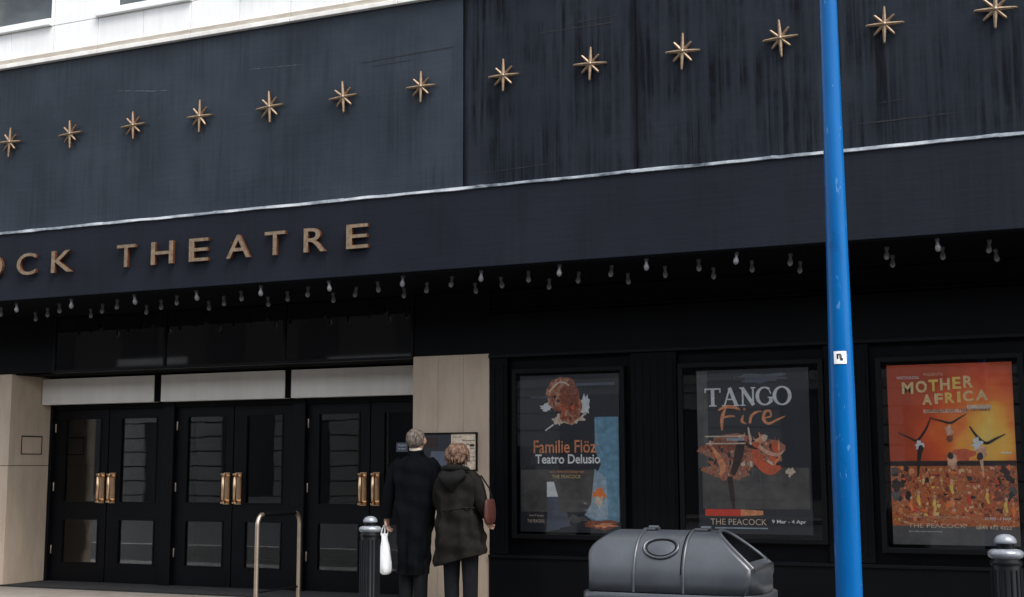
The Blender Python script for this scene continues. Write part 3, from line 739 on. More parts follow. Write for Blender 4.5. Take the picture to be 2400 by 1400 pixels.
def draw2(cx):
    x0, x1, z0, z1 = -3.36, -2.30, .775, 2.30
    sheet, A, W_ = new_poster(cx, x0, x1, z0, z1, 'ink_slate')
    U = lambda p: (p-1630)/265.; V = lambda p: 1-(p-868)/385.
    R_ = lambda a, b_, c_, d, m_: A.rect(U(a), V(d), U(c_), V(b_), m_)
    R_(1631, 870, 1656, 1100, 'ink_grey')
    R_(1640, 1100, 1890, 1195, 'ink_murk')
    A.blob(U(1790), V(890), .20, .03, 'ink_bluegrey', jag=.4); A.blob(U(1700), V(1105), .22, .06, 'ink_dancers', jag=.25); A.blob(U(1740), V(1060), .36, .10, 'ink_dancers', jag=.2)
    A.blob(U(1700), V(1060), .16, .09, 'ink_brown', jag=.3); A.blob(U(1775), V(1035), .05, .04, 'ink_orange', jag=.3); A.blob(U(1812), V(1065), .04, .07, 'ink_deepred', jag=.35)
    A.blob(U(1720), V(1085), .18, .06, 'ink_dancers', jag=.3)
    for (a, b_, ru, rv) in ((1688, 1095, .02, .02), (1738, 1090, .018, .022), (1757, 1092, .015, .018), (1800, 1090, .03, .02), (1790, 1030, .025, .02), (1848, 1110, .035, .026)):
        A.blob(U(a), V(b_), ru, rv, 'ink_cream', jag=.4)
    A.stroke([(U(1752), V(1005)), (U(1758), V(1045)), (U(1772), V(1070)), (U(1778), V(1098))], [.014, .022, .026, .03], 'ink_cream')
    A.stroke([(U(1822), V(1035)), (U(1823), V(1075)), (U(1805), V(1100))], [.012, .026, .012], 'ink_orange')
    A.stroke([(U(1705), V(1120)), (U(1710), V(1160)), (U(1714), V(1200))], [.05, .05, .02], 'ink_dark'); A.stroke([(U(1777), V(1110)), (U(1780), V(1180))], [.012, .006], 'ink_grey')
    for i in range(46):
        t = random.uniform(0, 2*pi); r_ = math.sqrt(random.random())
        u = U(1742)+.33*r_*cos(t); v = V(1068)+.115*r_*sin(t)
        A.blob(u, v, random.uniform(.005, .018), random.uniform(.006, .020), random.choice(['ink_brown', 'ink_slate', 'ink_dark', 'ink_brown', 'ink_grey', 'ink_deepred', 'ink_skin']), n=8, jag=.45)
    def tb(pts, ws, m_): A.stroke([(U(a), V(b_)) for a, b_ in pts], ws, m_, 1)
    tb([(1772, 1040), (1768, 1062), (1776, 1086), (1800, 1104), (1826, 1098)], [.05, .07, .09, .10, .03], 'ink_deepred')
    tb([(1776, 1048), (1792, 1062), (1818, 1070), (1834, 1060)], [.03, .035, .03, .012], 'ink_skin'); A.blob(U(1772), V(1030), .028, .022, 'ink_skin', jag=.15); A.blob(U(1770), V(1026), .026, .018, 'ink_dark', jag=.2)
    tb([(1736, 1034), (1730, 1060), (1722, 1090), (1712, 1116)], [.06, .085, .07, .05], 'ink_dark'); tb([(1740, 1040), (1756, 1050), (1772, 1056)], [.03, .028, .014], 'ink_dark'); A.blob(U(1738), V(1022), .024, .020, 'ink_skin', jag=.15); A.blob(U(1736), V(1017), .024, .014, 'ink_dark', jag=.2)
    tb([(1664, 1050), (1680, 1075), (1690, 1100), (1684, 1118)], [.02, .05, .06, .02], 'ink_orange'); A.blob(U(1662), V(1042), .02, .018, 'ink_skin', jag=.2)
    R_(1648, 1024, 1745, 1027, 'ink_cream'); R_(1650, 1041, 1745, 1044, 'ink_cream'); R_(1700, 1030, 1742, 1036, 'ink_lightblue')
    R_(1645, 1196, 1730, 1212, 'ink_red'); A.poly([(U(1730), V(1212)), (U(1730), V(1196)), (U(1782), V(1199)), (U(1782), V(1209))], 'ink_orange')
    R_(1668, 1238, 1792, 1241, 'ink_lightblue')
    W_.text('ESTAMPAS PORTEÑAS PRESENTS', U(1655), V(893), U(1845), V(884), 'ink_grey')
    serif_word(W_, U(1650), U(1853), V(954), V(911), 'ink_pale')
    # brush script Fire
    W_.new()
    def sc(pts, ws): W_.stroke([(U(a), V(b_)) for a, b_ in pts], ws, 'ink_orange', 1)
    sc([(1700, 960), (1693, 975), (1690, 995), (1690, 1012)], [.012, .034, .03, .014]); sc([(1682, 964), (1700, 956), (1722, 958), (1735, 964)], [.014, .03, .03, .01]); sc([(1692, 982), (1710, 978), (1722, 979)], [.01, .022, .01])
    sc([(1742, 976), (1738, 990), (1748, 997)], [.01, .026, .012]); sc([(1742, 963), (1747, 962)], .02)
    sc([(1757, 996), (1760, 980), (1772, 970), (1785, 968)], [.022, .026, .02, .012]); sc([(1790, 984), (1806, 980), (1804, 968), (1793, 970), (1789, 986), (1800, 997), (1822, 988), (1840, 980)], [.012, .016, .02, .026, .03, .024, .018, .008])
    W_.text('THE PEACOCK', U(1658), V(1232), U(1790), V(1218), 'ink_cream'); W_.text('9 Mar - 4 Apr', U(1802), V(1230), U(1880), V(1219), 'ink_white', .02)
    return sheet, A.mb, W_.parts

def draw3(cx):
    x0, x1, z0, z1 = -1.60, -.55, .715, 2.29
    sheet, A, W_ = new_poster(cx, x0, x1, z0, z1, 'ink_deepred')
    U = lambda p: (p-2082)/298.; V = lambda p: 1-(p-856)/418.
    R_ = lambda a, b_, c_, d, m_: A.rect(U(a), V(d), U(c_), V(b_), m_)
    A.rect(0, V(1084), 1, 1, 'ink_sunglow'); A.blob(U(2250), V(1070), .12, .03, 'ink_deepred', jag=.3)
    A.rect(0, V(1232), 1, V(1082), 'ink_crowd'); A.rect(0, V(1275), 1, V(1232), 'ink_grey'); A.rect(0, V(1094), 1, V(1082), 'ink_dark')
    
    for i in range(26):
        uu = random.uniform(.0, .14) if i % 2 else random.uniform(.84, 1.0); A.blob(min(.965, max(.03, uu)), random.uniform(V(1170), V(1098)), .03, .022, random.choice(['ink_dark', 'ink_grey', 'ink_brown', 'ink_slate']), n=9, jag=.45)
    for i in range(110):
        u = random.uniform(.04, .98); v = random.uniform(V(1225), V(1098))
        A.blob(u, v, random.uniform(.008, .026), random.uniform(.005, .016), random.choice(['ink_dark', 'ink_dark', 'ink_hotorange', 'ink_orange', 'ink_brown', 'ink_brown', 'ink_deepred', 'ink_deepred', 'ink_skin', 'ink_brown', 'ink_orange', 'ink_red'] if abs(u-.45) > .2 else ['ink_dark', 'ink_yellow', 'ink_hotorange', 'ink_gold', 'ink_brown', 'ink_deepred', 'ink_skin', 'ink_orange', 'ink_brown']), n=9, jag=.35)
    for (a, b_) in ((2148, 1155), (2186, 1165), (2130, 1168), (2228, 1128), (2268, 1155), (2310, 1150), (2352, 1170), (2385, 1180)):
        A.blob(min(.96, U(a)), V(b_), .012, .010, 'ink_skin', n=10, jag=.2); A.stroke([(min(.96, U(a)), V(b_+5)), (min(.96, U(a-2)), V(b_+16)), (min(.96, U(a+2)), V(b_+30))], [.020, .030, .018], random.choice(['ink_yellow', 'ink_hotorange', 'ink_red']))
    # leaping dancers
    D = 'ink_dark'
    def limb(pts, ws, m_='ink_dark'): A.stroke([(U(a), V(b_)) for a, b_ in pts], ws, m_, 1)
    limb([(2104, 1015), (2130, 1027), (2150, 1034), (2172, 1008), (2185, 980)], [.008, .016, .022, .018, .008]); limb([(2158, 1045), (2152, 1080), (2148, 1120)], [.05, .03, .012]); A.blob(U(2155), V(1045), .034, .028, 'ink_pale', n=16, jag=.45); A.blob(U(2158), V(1053), .022, .02, D)
    limb([(2184, 982), (2212, 990), (2232, 994), (2252, 984), (2270, 974)], [.008, .016, .02, .014, .006]); A.blob(U(2228), V(1012), .036, .030, 'ink_skin', n=16, jag=.4); A.blob(U(2228), V(1032), .03, .022, 'ink_brown', jag=.3); A.blob(U(2232), V(1082), .04, .045, 'ink_skin', jag=.2); A.blob(U(2228), V(1070), .022, .02, D)
    limb([(2276, 1003), (2292, 1026), (2312, 1042), (2336, 1032), (2358, 1022)], [.012, .022, .026, .02, .008]); A.blob(U(2292), V(1046), .042, .032, 'ink_pale', n=18, jag=.5); A.blob(U(2302), V(1060), .036, .030, 'ink_skin', jag=.35); A.blob(U(2297), V(1073), .025, .022, D); limb([(2300, 1080), (2303, 1120)], [.03, .012], 'ink_skin')
    R_(2346, 1063, 2370, 1066, 'ink_pale')
    def tt(t, a, b_, c_, d, m_, bold=0, dz=0): W_.text(t, U(a), V(d), U(c_), V(b_), m_, bold)
    tt('WINSTON RUDDLE', 2106, 883, 2160, 890, 'ink_pale'); tt('PRESENTS', 2172, 877, 2218, 884, 'ink_skin')
    k = [('M', 2118, 2140), ('O', 2146, 2168), ('T', 2172, 2190), ('H', 2196, 2216), ('E', 2222, 2238), ('R', 2246, 2290)]
    W_.text_join = True
    for i, (ch, a, e) in enumerate([('M', 2118, 2146), ('O', 2152, 2179), ('T', 2183, 2206), ('H', 2211, 2234), ('E', 2240, 2260), ('R', 2266, 2290)]):
        tt(ch, a, 897-i*2.3, e, 925-i*2.3, 'ink_yellow' if i in (2, 4) else 'ink_gold', .035)
    for i, (ch, a, e) in enumerate([('A', 2166, 2190), ('F', 2196, 2216), ('R', 2221, 2244), ('I', 2250, 2258), ('C', 2264, 2288), ('A', 2294, 2322)]):
        tt(ch, a, 927-i*1.6, e, 952-i*1.6, 'ink_yellow' if i in (2, 3) else 'ink_gold', .035)
    A.rect(U(2168), V(971), U(2270), V(962), 'ink_skin'); A.rect(U(2272), V(964), U(2328), V(954), 'ink_cream')
    tt('CIRCUS OF THE SENSES', 2172, 962, 2326, 968, 'ink_brown')
    tt('THE SMASH HIT SHOW RETURNS TO LONDON', 2118, 1209, 2266, 1214, 'ink_skin', .01); tt('20 FEB - 7 MAR', 2300, 1211, 2362, 1217, 'ink_pale', .01)
    tt('THE PEACOCK', 2120, 1226, 2256, 1236, 'ink_cream'); tt('0844 412 4322', 2280, 1230, 2362, 1238, 'ink_cream', .02); tt('Box office and online booking', 2122, 1243, 2200, 1247, 'ink_pale')
    return sheet, A.mb, W_.parts

case('left dark poster case with a mask and the words Teatro Delusio, beside the stone pier', -4.66, -5.22, -4.12, .74, 2.33, 1.47, draw1)
case('middle poster case with large white TANGO lettering, above the grey bin', -2.85, -3.49, -2.21, .74, 2.33, 1.47, draw2)
case('bright orange and red MOTHER AFRICA poster case right of the blue pole', -1.07, -1.65, -.50, .68, 2.32, 1.47, draw3)

# ------------------------------------------------------------------ notice case on the stone pier
N = thing('notice_case', 'small framed notice board with dark and white sheets on the stone pier, behind the woman', 'notice board', (-5.99, DY-.006, 1.36))
q = MB(); q.box(-.33, .33, -.03, -.001, 0, .012, 'frame_black'); q.box(-.33, .33, -.03, -.001, .378, .39, 'frame_black'); q.box(-.33, -.318, -.03, -.001, .012, .378, 'frame_black'); q.box(.318, .33, -.03, -.001, .012, .378, 'frame_black')
q.build('frame', N)
q = MB(); q.box(-.317, .03, -.012, -.002, .013, .377, 'ink_slate'); 
q.box(-.2, .0, -.0135, -.0122, .05, .2, 'ink_bluegrey'); q.box(-.29, -.12, -.0135, -.0122, .24, .34, 'ink_dark'); q.build('poster', N)
q = MB(); q.box(.032, .317, -.012, -.002, .013, .377, 'ink_cream'); sh = q.build('notice', N)
q = MB(); q.text('INFORMATION', .05, .15, .335, .35, -.0126, 'ink_dark'); q.build('lettering', sh); q = MB()
for i, (t, a, e) in enumerate((('Performances', .16, .30), ('Box office', .16, .26), ('10am - 8pm', .17, .30), ('Tickets', .19, .25), ('Tuesday to Saturday', .16, .3), ('evenings at 7.30', .17, .3))):
    q.text(t, a, e, .30-i*.042, .318-i*.042, -.0126, 'ink_dark', bold=.02)
q.box(.245, .295, -.0132, -.0125, .245, .27, 'ink_dark'); q.box(.19, .235, -.0132, -.0125, .20, .215, 'ink_dark')
q.build('lettering', sh)
# small sign in the last door
N = thing('door_sign', 'small pale notice fixed on the black frame beside the man, right of the doors', 'sign', (-6.93, 2.05, 1.62))
q = MB(); q.box(-.07, .07, .0, .008, -.05, .05, 'ink_bluegrey'); q.build('plate', N)
q = MB(); q.text('PUSH', -.045, .045, .008, .03, -.001, 'ink_pale'); q.text('to open', -.045, .045, -.03, -.01, -.001, 'ink_pale'); q.build('lettering', N)

# ------------------------------------------------------------------ handrail
R0 = thing('handrail', 'looped steel handrail standing in front of the middle doors', 'handrail', (-7.78, .55, 0))
def arc_path(y0, y1, h, r=.08):
    p = [(0, y0, 0)]
    for i in range(7):
        t = pi/2*i/6; p.append((0, y0+r-r*cos(t)*(1), h-r+r*sin(t)))
    return p
q = MB(); pp = [(0, 0, 0), (0, 0, .80)]+[(.0, .09-.09*cos(t), .80+.12*sin(t)) for t in [pi/2*i/6 for i in range(1, 7)]]
q.tube(pp, .023, 'steel_warm', 12); q.build('post', R0)
q = MB(); pp = [(0, .78, 0), (0, .78, .80)]+[(.0, .78-.09+.09*cos(t), .80+.12*sin(t)) for t in [pi/2*i/6 for i in range(1, 7)]]
q.tube(pp, .023, 'steel_warm', 12); q.build('post', R0)
q = MB(); q.tube([(0, .088, .92), (0, .4, .92), (0, .692, .92)], .0225, 'rubber', 12); q.build('grip', R0)
q = MB(); q.tube([(0, .02, .14), (0, .4, .14), (0, .76, .14)], .010, 'rubber', 10); q.build('lower_rail', R0)
for yy in (0, .78):
    q = MB(); q.lathe([(.05, 0.0), (.05, .008), (.024, .012)], (0, yy, 0), 'steel_warm', 18); q.build('base_plate', R0)

# ------------------------------------------------------------------ bollards
def bollard(loc, label, h):
    T = thing('bollard', label, 'bollard', loc, 'black bollards with silver domed caps')
    q = MB(); q.lathe([(.10, 0), (.10, .06), (.078, .09), (.078, h-.15), (.074, h-.134)], (0, 0, 0), 'gloss_black', 40)
    for j in range(16):
        a = 2*pi*j/16; x_, y_ = .0775*cos(a), .0775*sin(a)
        q.tube([(x_, y_, .16), (x_, y_, h-.19)], .0075, 'gloss_black', 6)
    q.lathe([(.083, h-.165), (.086, h-.155), (.083, h-.145)], (0, 0, 0), 'gloss_black', 30)
    q.build('shaft', T)
    q = MB(); q.lathe([(.070, h-.135), (.090, h-.122), (.095, h-.108), (.093, h-.096), (.076, h-.084), (.052, h-.080)], (0, 0, 0), 'cap_silver', 30)
    q.build('collar', T)
    q = MB(); q.lathe([(.046, h-.085), (.046, h-.05)], (0, 0, 0), 'gloss_black', 24); q.build('neck', T)
    q = MB(); q.lathe([(.050, h-.052), (.060, h-.048), (.061, h-.042), (.056, h-.026), (.044, h-.012), (.026, h-.003), (.003, h)], (0, 0, 0), 'cap_silver', 28)
    q.build('dome', T)
bollard((-5.455, -1.2, 0), 'black fluted bollard with a silver cap standing left of the man', .993)
bollard((-.432, -3.0, 0), 'black fluted bollard with a silver cap at the right edge, before the orange poster', 1.016)

# ------------------------------------------------------------------ litter bin
T = thing('litter_bin', 'large grey barrel-topped plastic litter bin with an open end, below the tango poster', 'litter bin', (-2.215, -3.0, 0))
ZL, ZT, HW = .66, 1.008, .31
def sil(z):      # left and right ends of the hood at this height
    t = max(0, (z-ZL)/(ZT-ZL))
    xl = -.585+.02*t + (.135*((t-.62)/.38)**1.7 if t > .62 else 0)
    xr = .475-.030*(t/.4)**2 if t < .4 else .445-.25*((t-.4)/.6)**1.05
    return xl, xr
NA, NU = 28, 40
hood = MB(); grid = []
seam = [.0, 1.0]
for i in range(NU+1):
    ring = []
    for j in range(NA+1):
        a = pi*j/NA
        # squarish barrel
        ca, sa = cos(a), sin(a)
        yy = -HW*math.copysign(abs(ca)**.86, ca); z = ZL+(ZT-ZL)*abs(sa)**.80
        xl, xr = sil(z); ro = abs(yy/HW)**5; tz = (z-ZL)/(ZT-ZL); x = xl+.05*ro+(xr-.075*ro*(1-min(1, tz/.42))-xl-.05*ro)*i/NU
        ring.append((x, yy, z))
    grid.append(ring)
hood.loft(grid, 'bin_plastic', cap=False, closed=False)
# left end cap
cl = grid[0]; n_ = len(cl)
hood.add(cl, [(i, i+1, n_-2-i, n_-1-i) for i in range(n_//2-1)], 'bin_plastic', False)
# right end: rim, opening and dark inside
def mid(a, c_, t): return tuple(a[k]+(c_[k]-a[k])*t for k in range(3))
cr_ = grid[-1]
H2 = n_//2
fr_, ba_ = [cr_[i] for i in range(H2+1)], [cr_[n_-1-i] for i in range(H2+1)]
for i in range(H2):
    z = (fr_[i][2]-ZL)/(ZT-ZL)
    for (t0, t1) in ((0, .10), (.90, 1.0)):
        hood.add([mid(fr_[i], ba_[i], t0), mid(fr_[i], ba_[i], t1), mid(fr_[i+1], ba_[i+1], t1), mid(fr_[i+1], ba_[i+1], t0)], [(0, 1, 2, 3)], 'bin_plastic')
    if z < .42 or i == H2-1:
        z2 = (fr_[i+1][2]-ZL)/(ZT-ZL); K = 12
        def bulge(p, t, zz_): return (p[0]+.075*max(0, 1-zz_/.42)*(1-abs(2*t-1)**4)-.0, p[1], p[2])
        for k in range(K):
            ta, tb = .1+.8*k/K, .1+.8*(k+1)/K
            hood.add([bulge(mid(fr_[i], ba_[i], ta), (ta-.1)/.8, z), bulge(mid(fr_[i], ba_[i], tb), (tb-.1)/.8, z), bulge(mid(fr_[i+1], ba_[i+1], tb), (tb-.1)/.8, z2), bulge(mid(fr_[i+1], ba_[i+1], ta), (ta-.1)/.8, z2)], [(0, 1, 2, 3)], 'bin_plastic', True)
ho = hood.build('hood', T, weld=.0004)
sm = ho.modifiers.new('solid', 'SOLIDIFY'); sm.thickness = .012; sm.offset = -1
# rounded lip round the opening
op = [mid(fr_[i], ba_[i], .10) for i in range(H2) if (fr_[i][2]-ZL)/(ZT-ZL) > .40]
op2 = [mid(fr_[i], ba_[i], .90) for i in range(H2) if (fr_[i][2]-ZL)/(ZT-ZL) > .40]
q = MB(); q.tube(op+op2[::-1]+[op[0]], .012, 'bin_plastic', 8); q.build('aperture_rim', T)
# edge bead along the slanting front edge
# raised bands (seams)
for sx in (-.255, .045):
    q = MB(); P_ = []
    for j in range(NA+1):
        a = pi*j/NA; ca, sa = cos(a), sin(a)
        P_.append((sx, -(HW+.004)*math.copysign(abs(ca)**.86, ca), ZL+(ZT+.004-ZL)*abs(sa)**.80))
    q.tube(P_, .0085, 'bin_plastic', 8); q.build('seam_band', T)
# dark seam gap beside the right band
q = MB(); P_ = []
for j in range(2, NA-1):
    a = pi*j/NA; ca, sa = cos(a), sin(a)
    P_.append((.029, -(HW+.0015)*math.copysign(abs(ca)**.86, ca), ZL+(ZT+.0015-ZL)*abs(sa)**.80))
q.tube(P_, .0035, 'rubber', 6); q.build('seam_gap', T)
# oval badge recess on the front curve
q = MB()
def hood_pt(x, a, lift=0):
    ca, sa = cos(a), sin(a)
    return (x, -(HW+lift)*math.copysign(abs(ca)**.86, ca), ZL+(ZT+lift-ZL)*abs(sa)**.80)
ov = [hood_pt(-.105+.105*cos(t)*(1), radians(43)+radians(14)*sin(t), .004) for t in [2*pi*i/32 for i in range(33)]]
q.tube(ov, .009, 'bin_plastic', 8)
ov2 = [hood_pt(-.105+.088*cos(t), radians(43)+radians(11.2)*sin(t), .001) for t in [2*pi*i/32 for i in range(33)]]
q.tube(ov2, .004, 'rubber', 6)
q.build('badge_ring', T)
q = MB()
cpt = hood_pt(-.105, radians(43), .004); rr = []
for k in range(4):
    f_ = 1-k/4
    rr.append([hood_pt(-.105+.084*cos(t)*f_, radians(43)+radians(10.6)*sin(t)*f_, .002+.006*(1-f_*f_)) for t in [2*pi*i/28 for i in range(28)]])
q.loft(rr, 'bin_plastic'); q.build('badge', T)
# hinges on top
for sx in (-.225, .10):
    q = MB(); q.box(sx-.045, sx+.03, -.07, .05, ZT-.004, ZT+.012, 'bin_plastic'); q.tube([(sx-.01, -.05, ZT+.014), (sx+.05, -.05, ZT+.014)], .014, 'bin_plastic', 10); q.build('hinge', T, bevel=.004)
q = MB(); q.tube([(-.52, -.12, .925), (-.545, -.12, .905), (-.56, -.12, .87)], .018, 'bin_plastic', 8); q.build('end_catch', T)
# body
q = MB(); rings = []
for (z, sx, sy) in ((.0, .50, .26), (.02, .52, .28), (.30, .555, .30), (.58, .59, .322), (.605, .60, .33), (.645, .60, .33), (.655, .592, .322)):
    rings.append([((-.06 if sx > .01 else 0)+(sx-.06)*math.copysign(abs(cos(2*pi*j/48))**.28, cos(2*pi*j/48)), sy*math.copysign(abs(sin(2*pi*j/48))**.28, sin(2*pi*j/48)), z) for j in range(48)])
q.loft(rings, 'bin_plastic'); q.build('body', T)

# ------------------------------------------------------------------ blue pole
T = thing('blue_pole', 'tall tapering bright blue metal pole with a small white sticker', 'pole', (-1.131, -3.9, 0))
q = MB(); prof = [(.095, 0), (.095, .02), (.074, .025), (.0665, .6), (.0645, 1.72), (.0535, 2.77), (.0445, 3.86), (.040, 6.0), (.038, 9.0)]
pr = []
for (r_a, z_a), (r_b, z_b) in zip(prof, prof[1:]):
    for k in range(4): pr.append((r_a+(r_b-r_a)*k/4, z_a+(z_b-z_a)*k/4))
pr.append(prof[-1]); q.lathe(pr, (0, 0, 0), 'pole_blue', 40); q.build('shaft', T)
q = MB(); rs = .0648; ang0 = math.atan2(-6.8, 1.13)-.06
st = MB()
def patch(mb, a0, a1, z0, z1, r_, mat, n=6):
    vs = []
    for i in range(n+1):
        a = ang0+a0+(a1-a0)*i/n
        vs += [(r_*cos(a), r_*sin(a), z0), (r_*cos(a), r_*sin(a), z1)]
    mb.add(vs, [(2*i, 2*i+2, 2*i+3, 2*i+1) for i in range(n)], mat)
patch(st, -.50, .50, 1.905, 1.970, .0655, 'ink_white'); sk = st.build('sticker', T)
q = MB(); patch(q, -.26, -.12, 1.93, 1.957, .0662, 'ink_dark', 2); patch(q, -.20, .1, 1.948, 1.957, .0663, 'ink_grey', 2); patch(q, 0, .22, 1.922, 1.935, .0663, 'ink_dark', 2); patch(q, -.05, .14, 1.932, 1.948, .0664, 'ink_grey', 2); q.build('symbol', sk)
q = MB(); q.lathe([(.04, 8.98), (.05, 9.0), (.05, 9.05), (.01, 9.08)], (0, 0, 0), 'pole_blue', 24); q.build('cap', T)


# ------------------------------------------------------------------ people
def cloth(mb, rings, mat, n=32, amp=.008, seed=0, folds=9):
    """rings: (cx, cy, z, rx, ry); smooth interpolation plus folds"""
    R_ = []; K = len(rings); sub = 5
    def cr4(p0, p1, p2, p3, t): return .5*((2*p1)+(-p0+p2)*t+(2*p0-5*p1+4*p2-p3)*t*t+(-p0+3*p1-3*p2+p3)*t**3)
    rnd = random.Random(seed); ph = [rnd.uniform(0, 6.28) for _ in range(6)]
    for i in range(K-1):
        a = rings[max(i-1, 0)]; b_ = rings[i]; c_ = rings[i+1]; d = rings[min(i+2, K-1)]
        for s_ in range(sub if i < K-2 else sub+1):
            R_.append([cr4(a[k], b_[k], c_[k], d[k], s_/sub) for k in range(5)])
    out_ = []
    for (cx, cy, z, rx, ry) in R_:
        ring = []
        for j in range(n):
            t = 2*pi*j/n
            f_ = amp*(sin(folds*t+ph[0]+z*3)+.6*sin((folds*2-3)*t+ph[1]-z*7)+.7*sin(3*t+ph[2]+z*19)+.5*sin(z*41+ph[3]+2*t))
            ex = .82
            x_ = math.copysign(abs(cos(t))**ex, cos(t)); y_ = math.copysign(abs(sin(t))**ex, sin(t))
            ring.append((cx+(rx+f_)*x_, cy+(ry+f_)*y_, z))
        out_.append(ring)
    mb.loft(out_, mat)

def body_skin(name, parent, joints, edges, mat):
    """one continuous skinned figure; joints: name -> (x,y,z,r)"""
    names = list(joints); me = bpy.data.meshes.new(name)
    me.from_pydata([joints[k][:3] for k in names], [(names.index(a), names.index(c_)) for a, c_ in edges], [])
    o = bpy.data.objects.new(name, me); COL.objects.link(o)
    o.modifiers.new('skin', 'SKIN'); 
    if not me.skin_vertices: bpy.context.view_layer.objects.active = o
    lay = me.skin_vertices[0].data
    for i, k in enumerate(names):
        lay[i].radius = (joints[k][3], joints[k][3]); lay[i].use_root = (k == 'pelvis')
    sb = o.modifiers.new('sub', 'SUBSURF'); sb.levels = 2; sb.render_levels = 2
    dg = bpy.context.evaluated_depsgraph_get(); dg.update()
    m2 = bpy.data.meshes.new_from_object(o.evaluated_get(dg)); bpy.data.objects.remove(o)
    m2.name = name; m2.materials.clear(); m2.materials.append(MATS[mat])
    for p in m2.polygons: p.use_smooth = True
    o2 = bpy.data.objects.new(name, m2); COL.objects.link(o2); o2.parent = parent
    return o2

def figure(parent, h, arms, mat='skin', st=1.0):
    """standing figure facing +y; arms: for side L/R tuple of (shoulder, elbow, wrist, palm, finger dir, curl)"""
    k = h/1.77; J = {}; E = []
    def j(n, x, y, z, r): J[n] = (x*k, y*k, z*k, r*k)
    j('pelvis', 0, 0, .95, .13); j('belly', 0, .01, 1.10, .125); j('chest', 0, 0, 1.30, .14); j('neckbase', 0, -.01, 1.47, .075); j('neck', 0, .005, 1.535, .056)
    j('skull0', 0, .015, 1.60, .078); j('skull1', 0, .012, 1.67, .092); j('skull2', 0, .005, 1.725, .062)
    E += [('pelvis', 'belly'), ('belly', 'chest'), ('chest', 'neckbase'), ('neckbase', 'neck'), ('neck', 'skull0'), ('skull0', 'skull1'), ('skull1', 'skull2')]
    for s_, sg_ in (('L', -1), ('R', 1)):
        j('hip'+s_, .09*sg_, 0, .88, .088); j('knee'+s_, .095*sg_*st, .01, .50, .058); j('calf'+s_, .097*sg_*st, -.01, .36, .056); j('ank'+s_, .10*sg_*st, -.02, .09, .036); j('foot'+s_, .112*sg_*st, .06, .045, .036); j('toe'+s_, .125*sg_*st, .17, .03, .028)
        E += [('pelvis', 'hip'+s_), ('hip'+s_, 'knee'+s_), ('knee'+s_, 'calf'+s_), ('calf'+s_, 'ank'+s_), ('ank'+s_, 'foot'+s_), ('foot'+s_, 'toe'+s_)]
        sh, el, wr, palm, fd, side = arms[s_]
        for nm, p, r_ in (('sh', sh, .062), ('el', el, .042), ('wr', wr, .026), ('palm', palm, .030)):
            J[nm+s_] = (*p, r_*k)
        E += [('chest', 'sh'+s_), ('sh'+s_, 'el'+s_), ('el'+s_, 'wr'+s_), ('wr'+s_, 'palm'+s_)]
        fd = Vector(fd).normalized(); side_ = Vector(side).normalized(); cu = fd.cross(side_).normalized()
        P0 = Vector(palm)
        for f_, (o_, ln) in enumerate(((-.030, .068), (-.010, .078), (.010, .073), (.029, .058))):
            a = P0+side_*o_+fd*.028; b1 = a+fd*ln*.45+cu*.008; b2 = b1+fd*ln*.28+cu*.022; b3 = b2+fd*ln*.12+cu*.024
            for q_, (pt, r_) in enumerate(((a, .0098), (b1, .0088), (b2, .0082), (b3, .0068))):
                J['f%s%d%d' % (s_, f_, q_)] = (pt.x, pt.y, pt.z, r_)
            E += [('palm'+s_, 'f%s%d0' % (s_, f_))]+[('f%s%d%d' % (s_, f_, q_), 'f%s%d%d' % (s_, f_, q_+1)) for q_ in range(3)]
        a = P0-side_*.032-fd*.008; b1 = a-side_*.020+fd*.026+cu*.012; b2 = b1+fd*.024+cu*.014
        for q_, (pt, r_) in enumerate(((a, .0125), (b1, .0105), (b2, .0085))): J['t%s%d' % (s_, q_)] = (pt.x, pt.y, pt.z, r_)
        E += [('palm'+s_, 't%s0' % s_), ('t%s0' % s_, 't%s1' % s_), ('t%s1' % s_, 't%s2' % s_)]
    return body_skin('body', parent, J, E, mat)

def face(parent, c, k):
    """eyes, nose, mouth and ears of a head looking to +y; c: head centre"""
    q = MB()
    q.loft([[(c[0]+a*.016*s_, c[1]+.088*k+b_*.03*s_+.004, c[2]-.005+z) for a, b_ in ((-1, 0), (0, 1), (1, 0), (0, -.6))] for z, s_ in ((-.035, .9), (-.028, 1.1), (0, .7), (.03, .35))], 'skin')
    q.build('nose', parent)
    for sg_ in (-1, 1):
        q = MB(); q.ellipsoid((c[0]+sg_*.032, c[1]+.086*k, c[2]+.012), (.013, .009, .008), 'ink_pale'); q.ellipsoid((c[0]+sg_*.032, c[1]+.094*k, c[2]+.012), (.005, .004, .005), 'ink_dark'); q.build('eye', parent)
        q = MB(); q.ellipsoid((c[0]+sg_*.090*k, c[1]-.004, c[2]-.005), (.012, .022, .034), 'skin', 12, 8); q.tube([(c[0]+sg_*.100*k, c[1]-.004+.016*cos(t), c[2]-.003+.026*sin(t)) for t in [-1.2+i*.45 for i in range(11)]], .0045, 'skin', 6); q.build('ear', parent)
    q = MB(); q.ellipsoid((c[0], c[1]+.092*k, c[2]-.055), (.024, .009, .007), 'red_bag', 12, 6); q.build('mouth', parent)

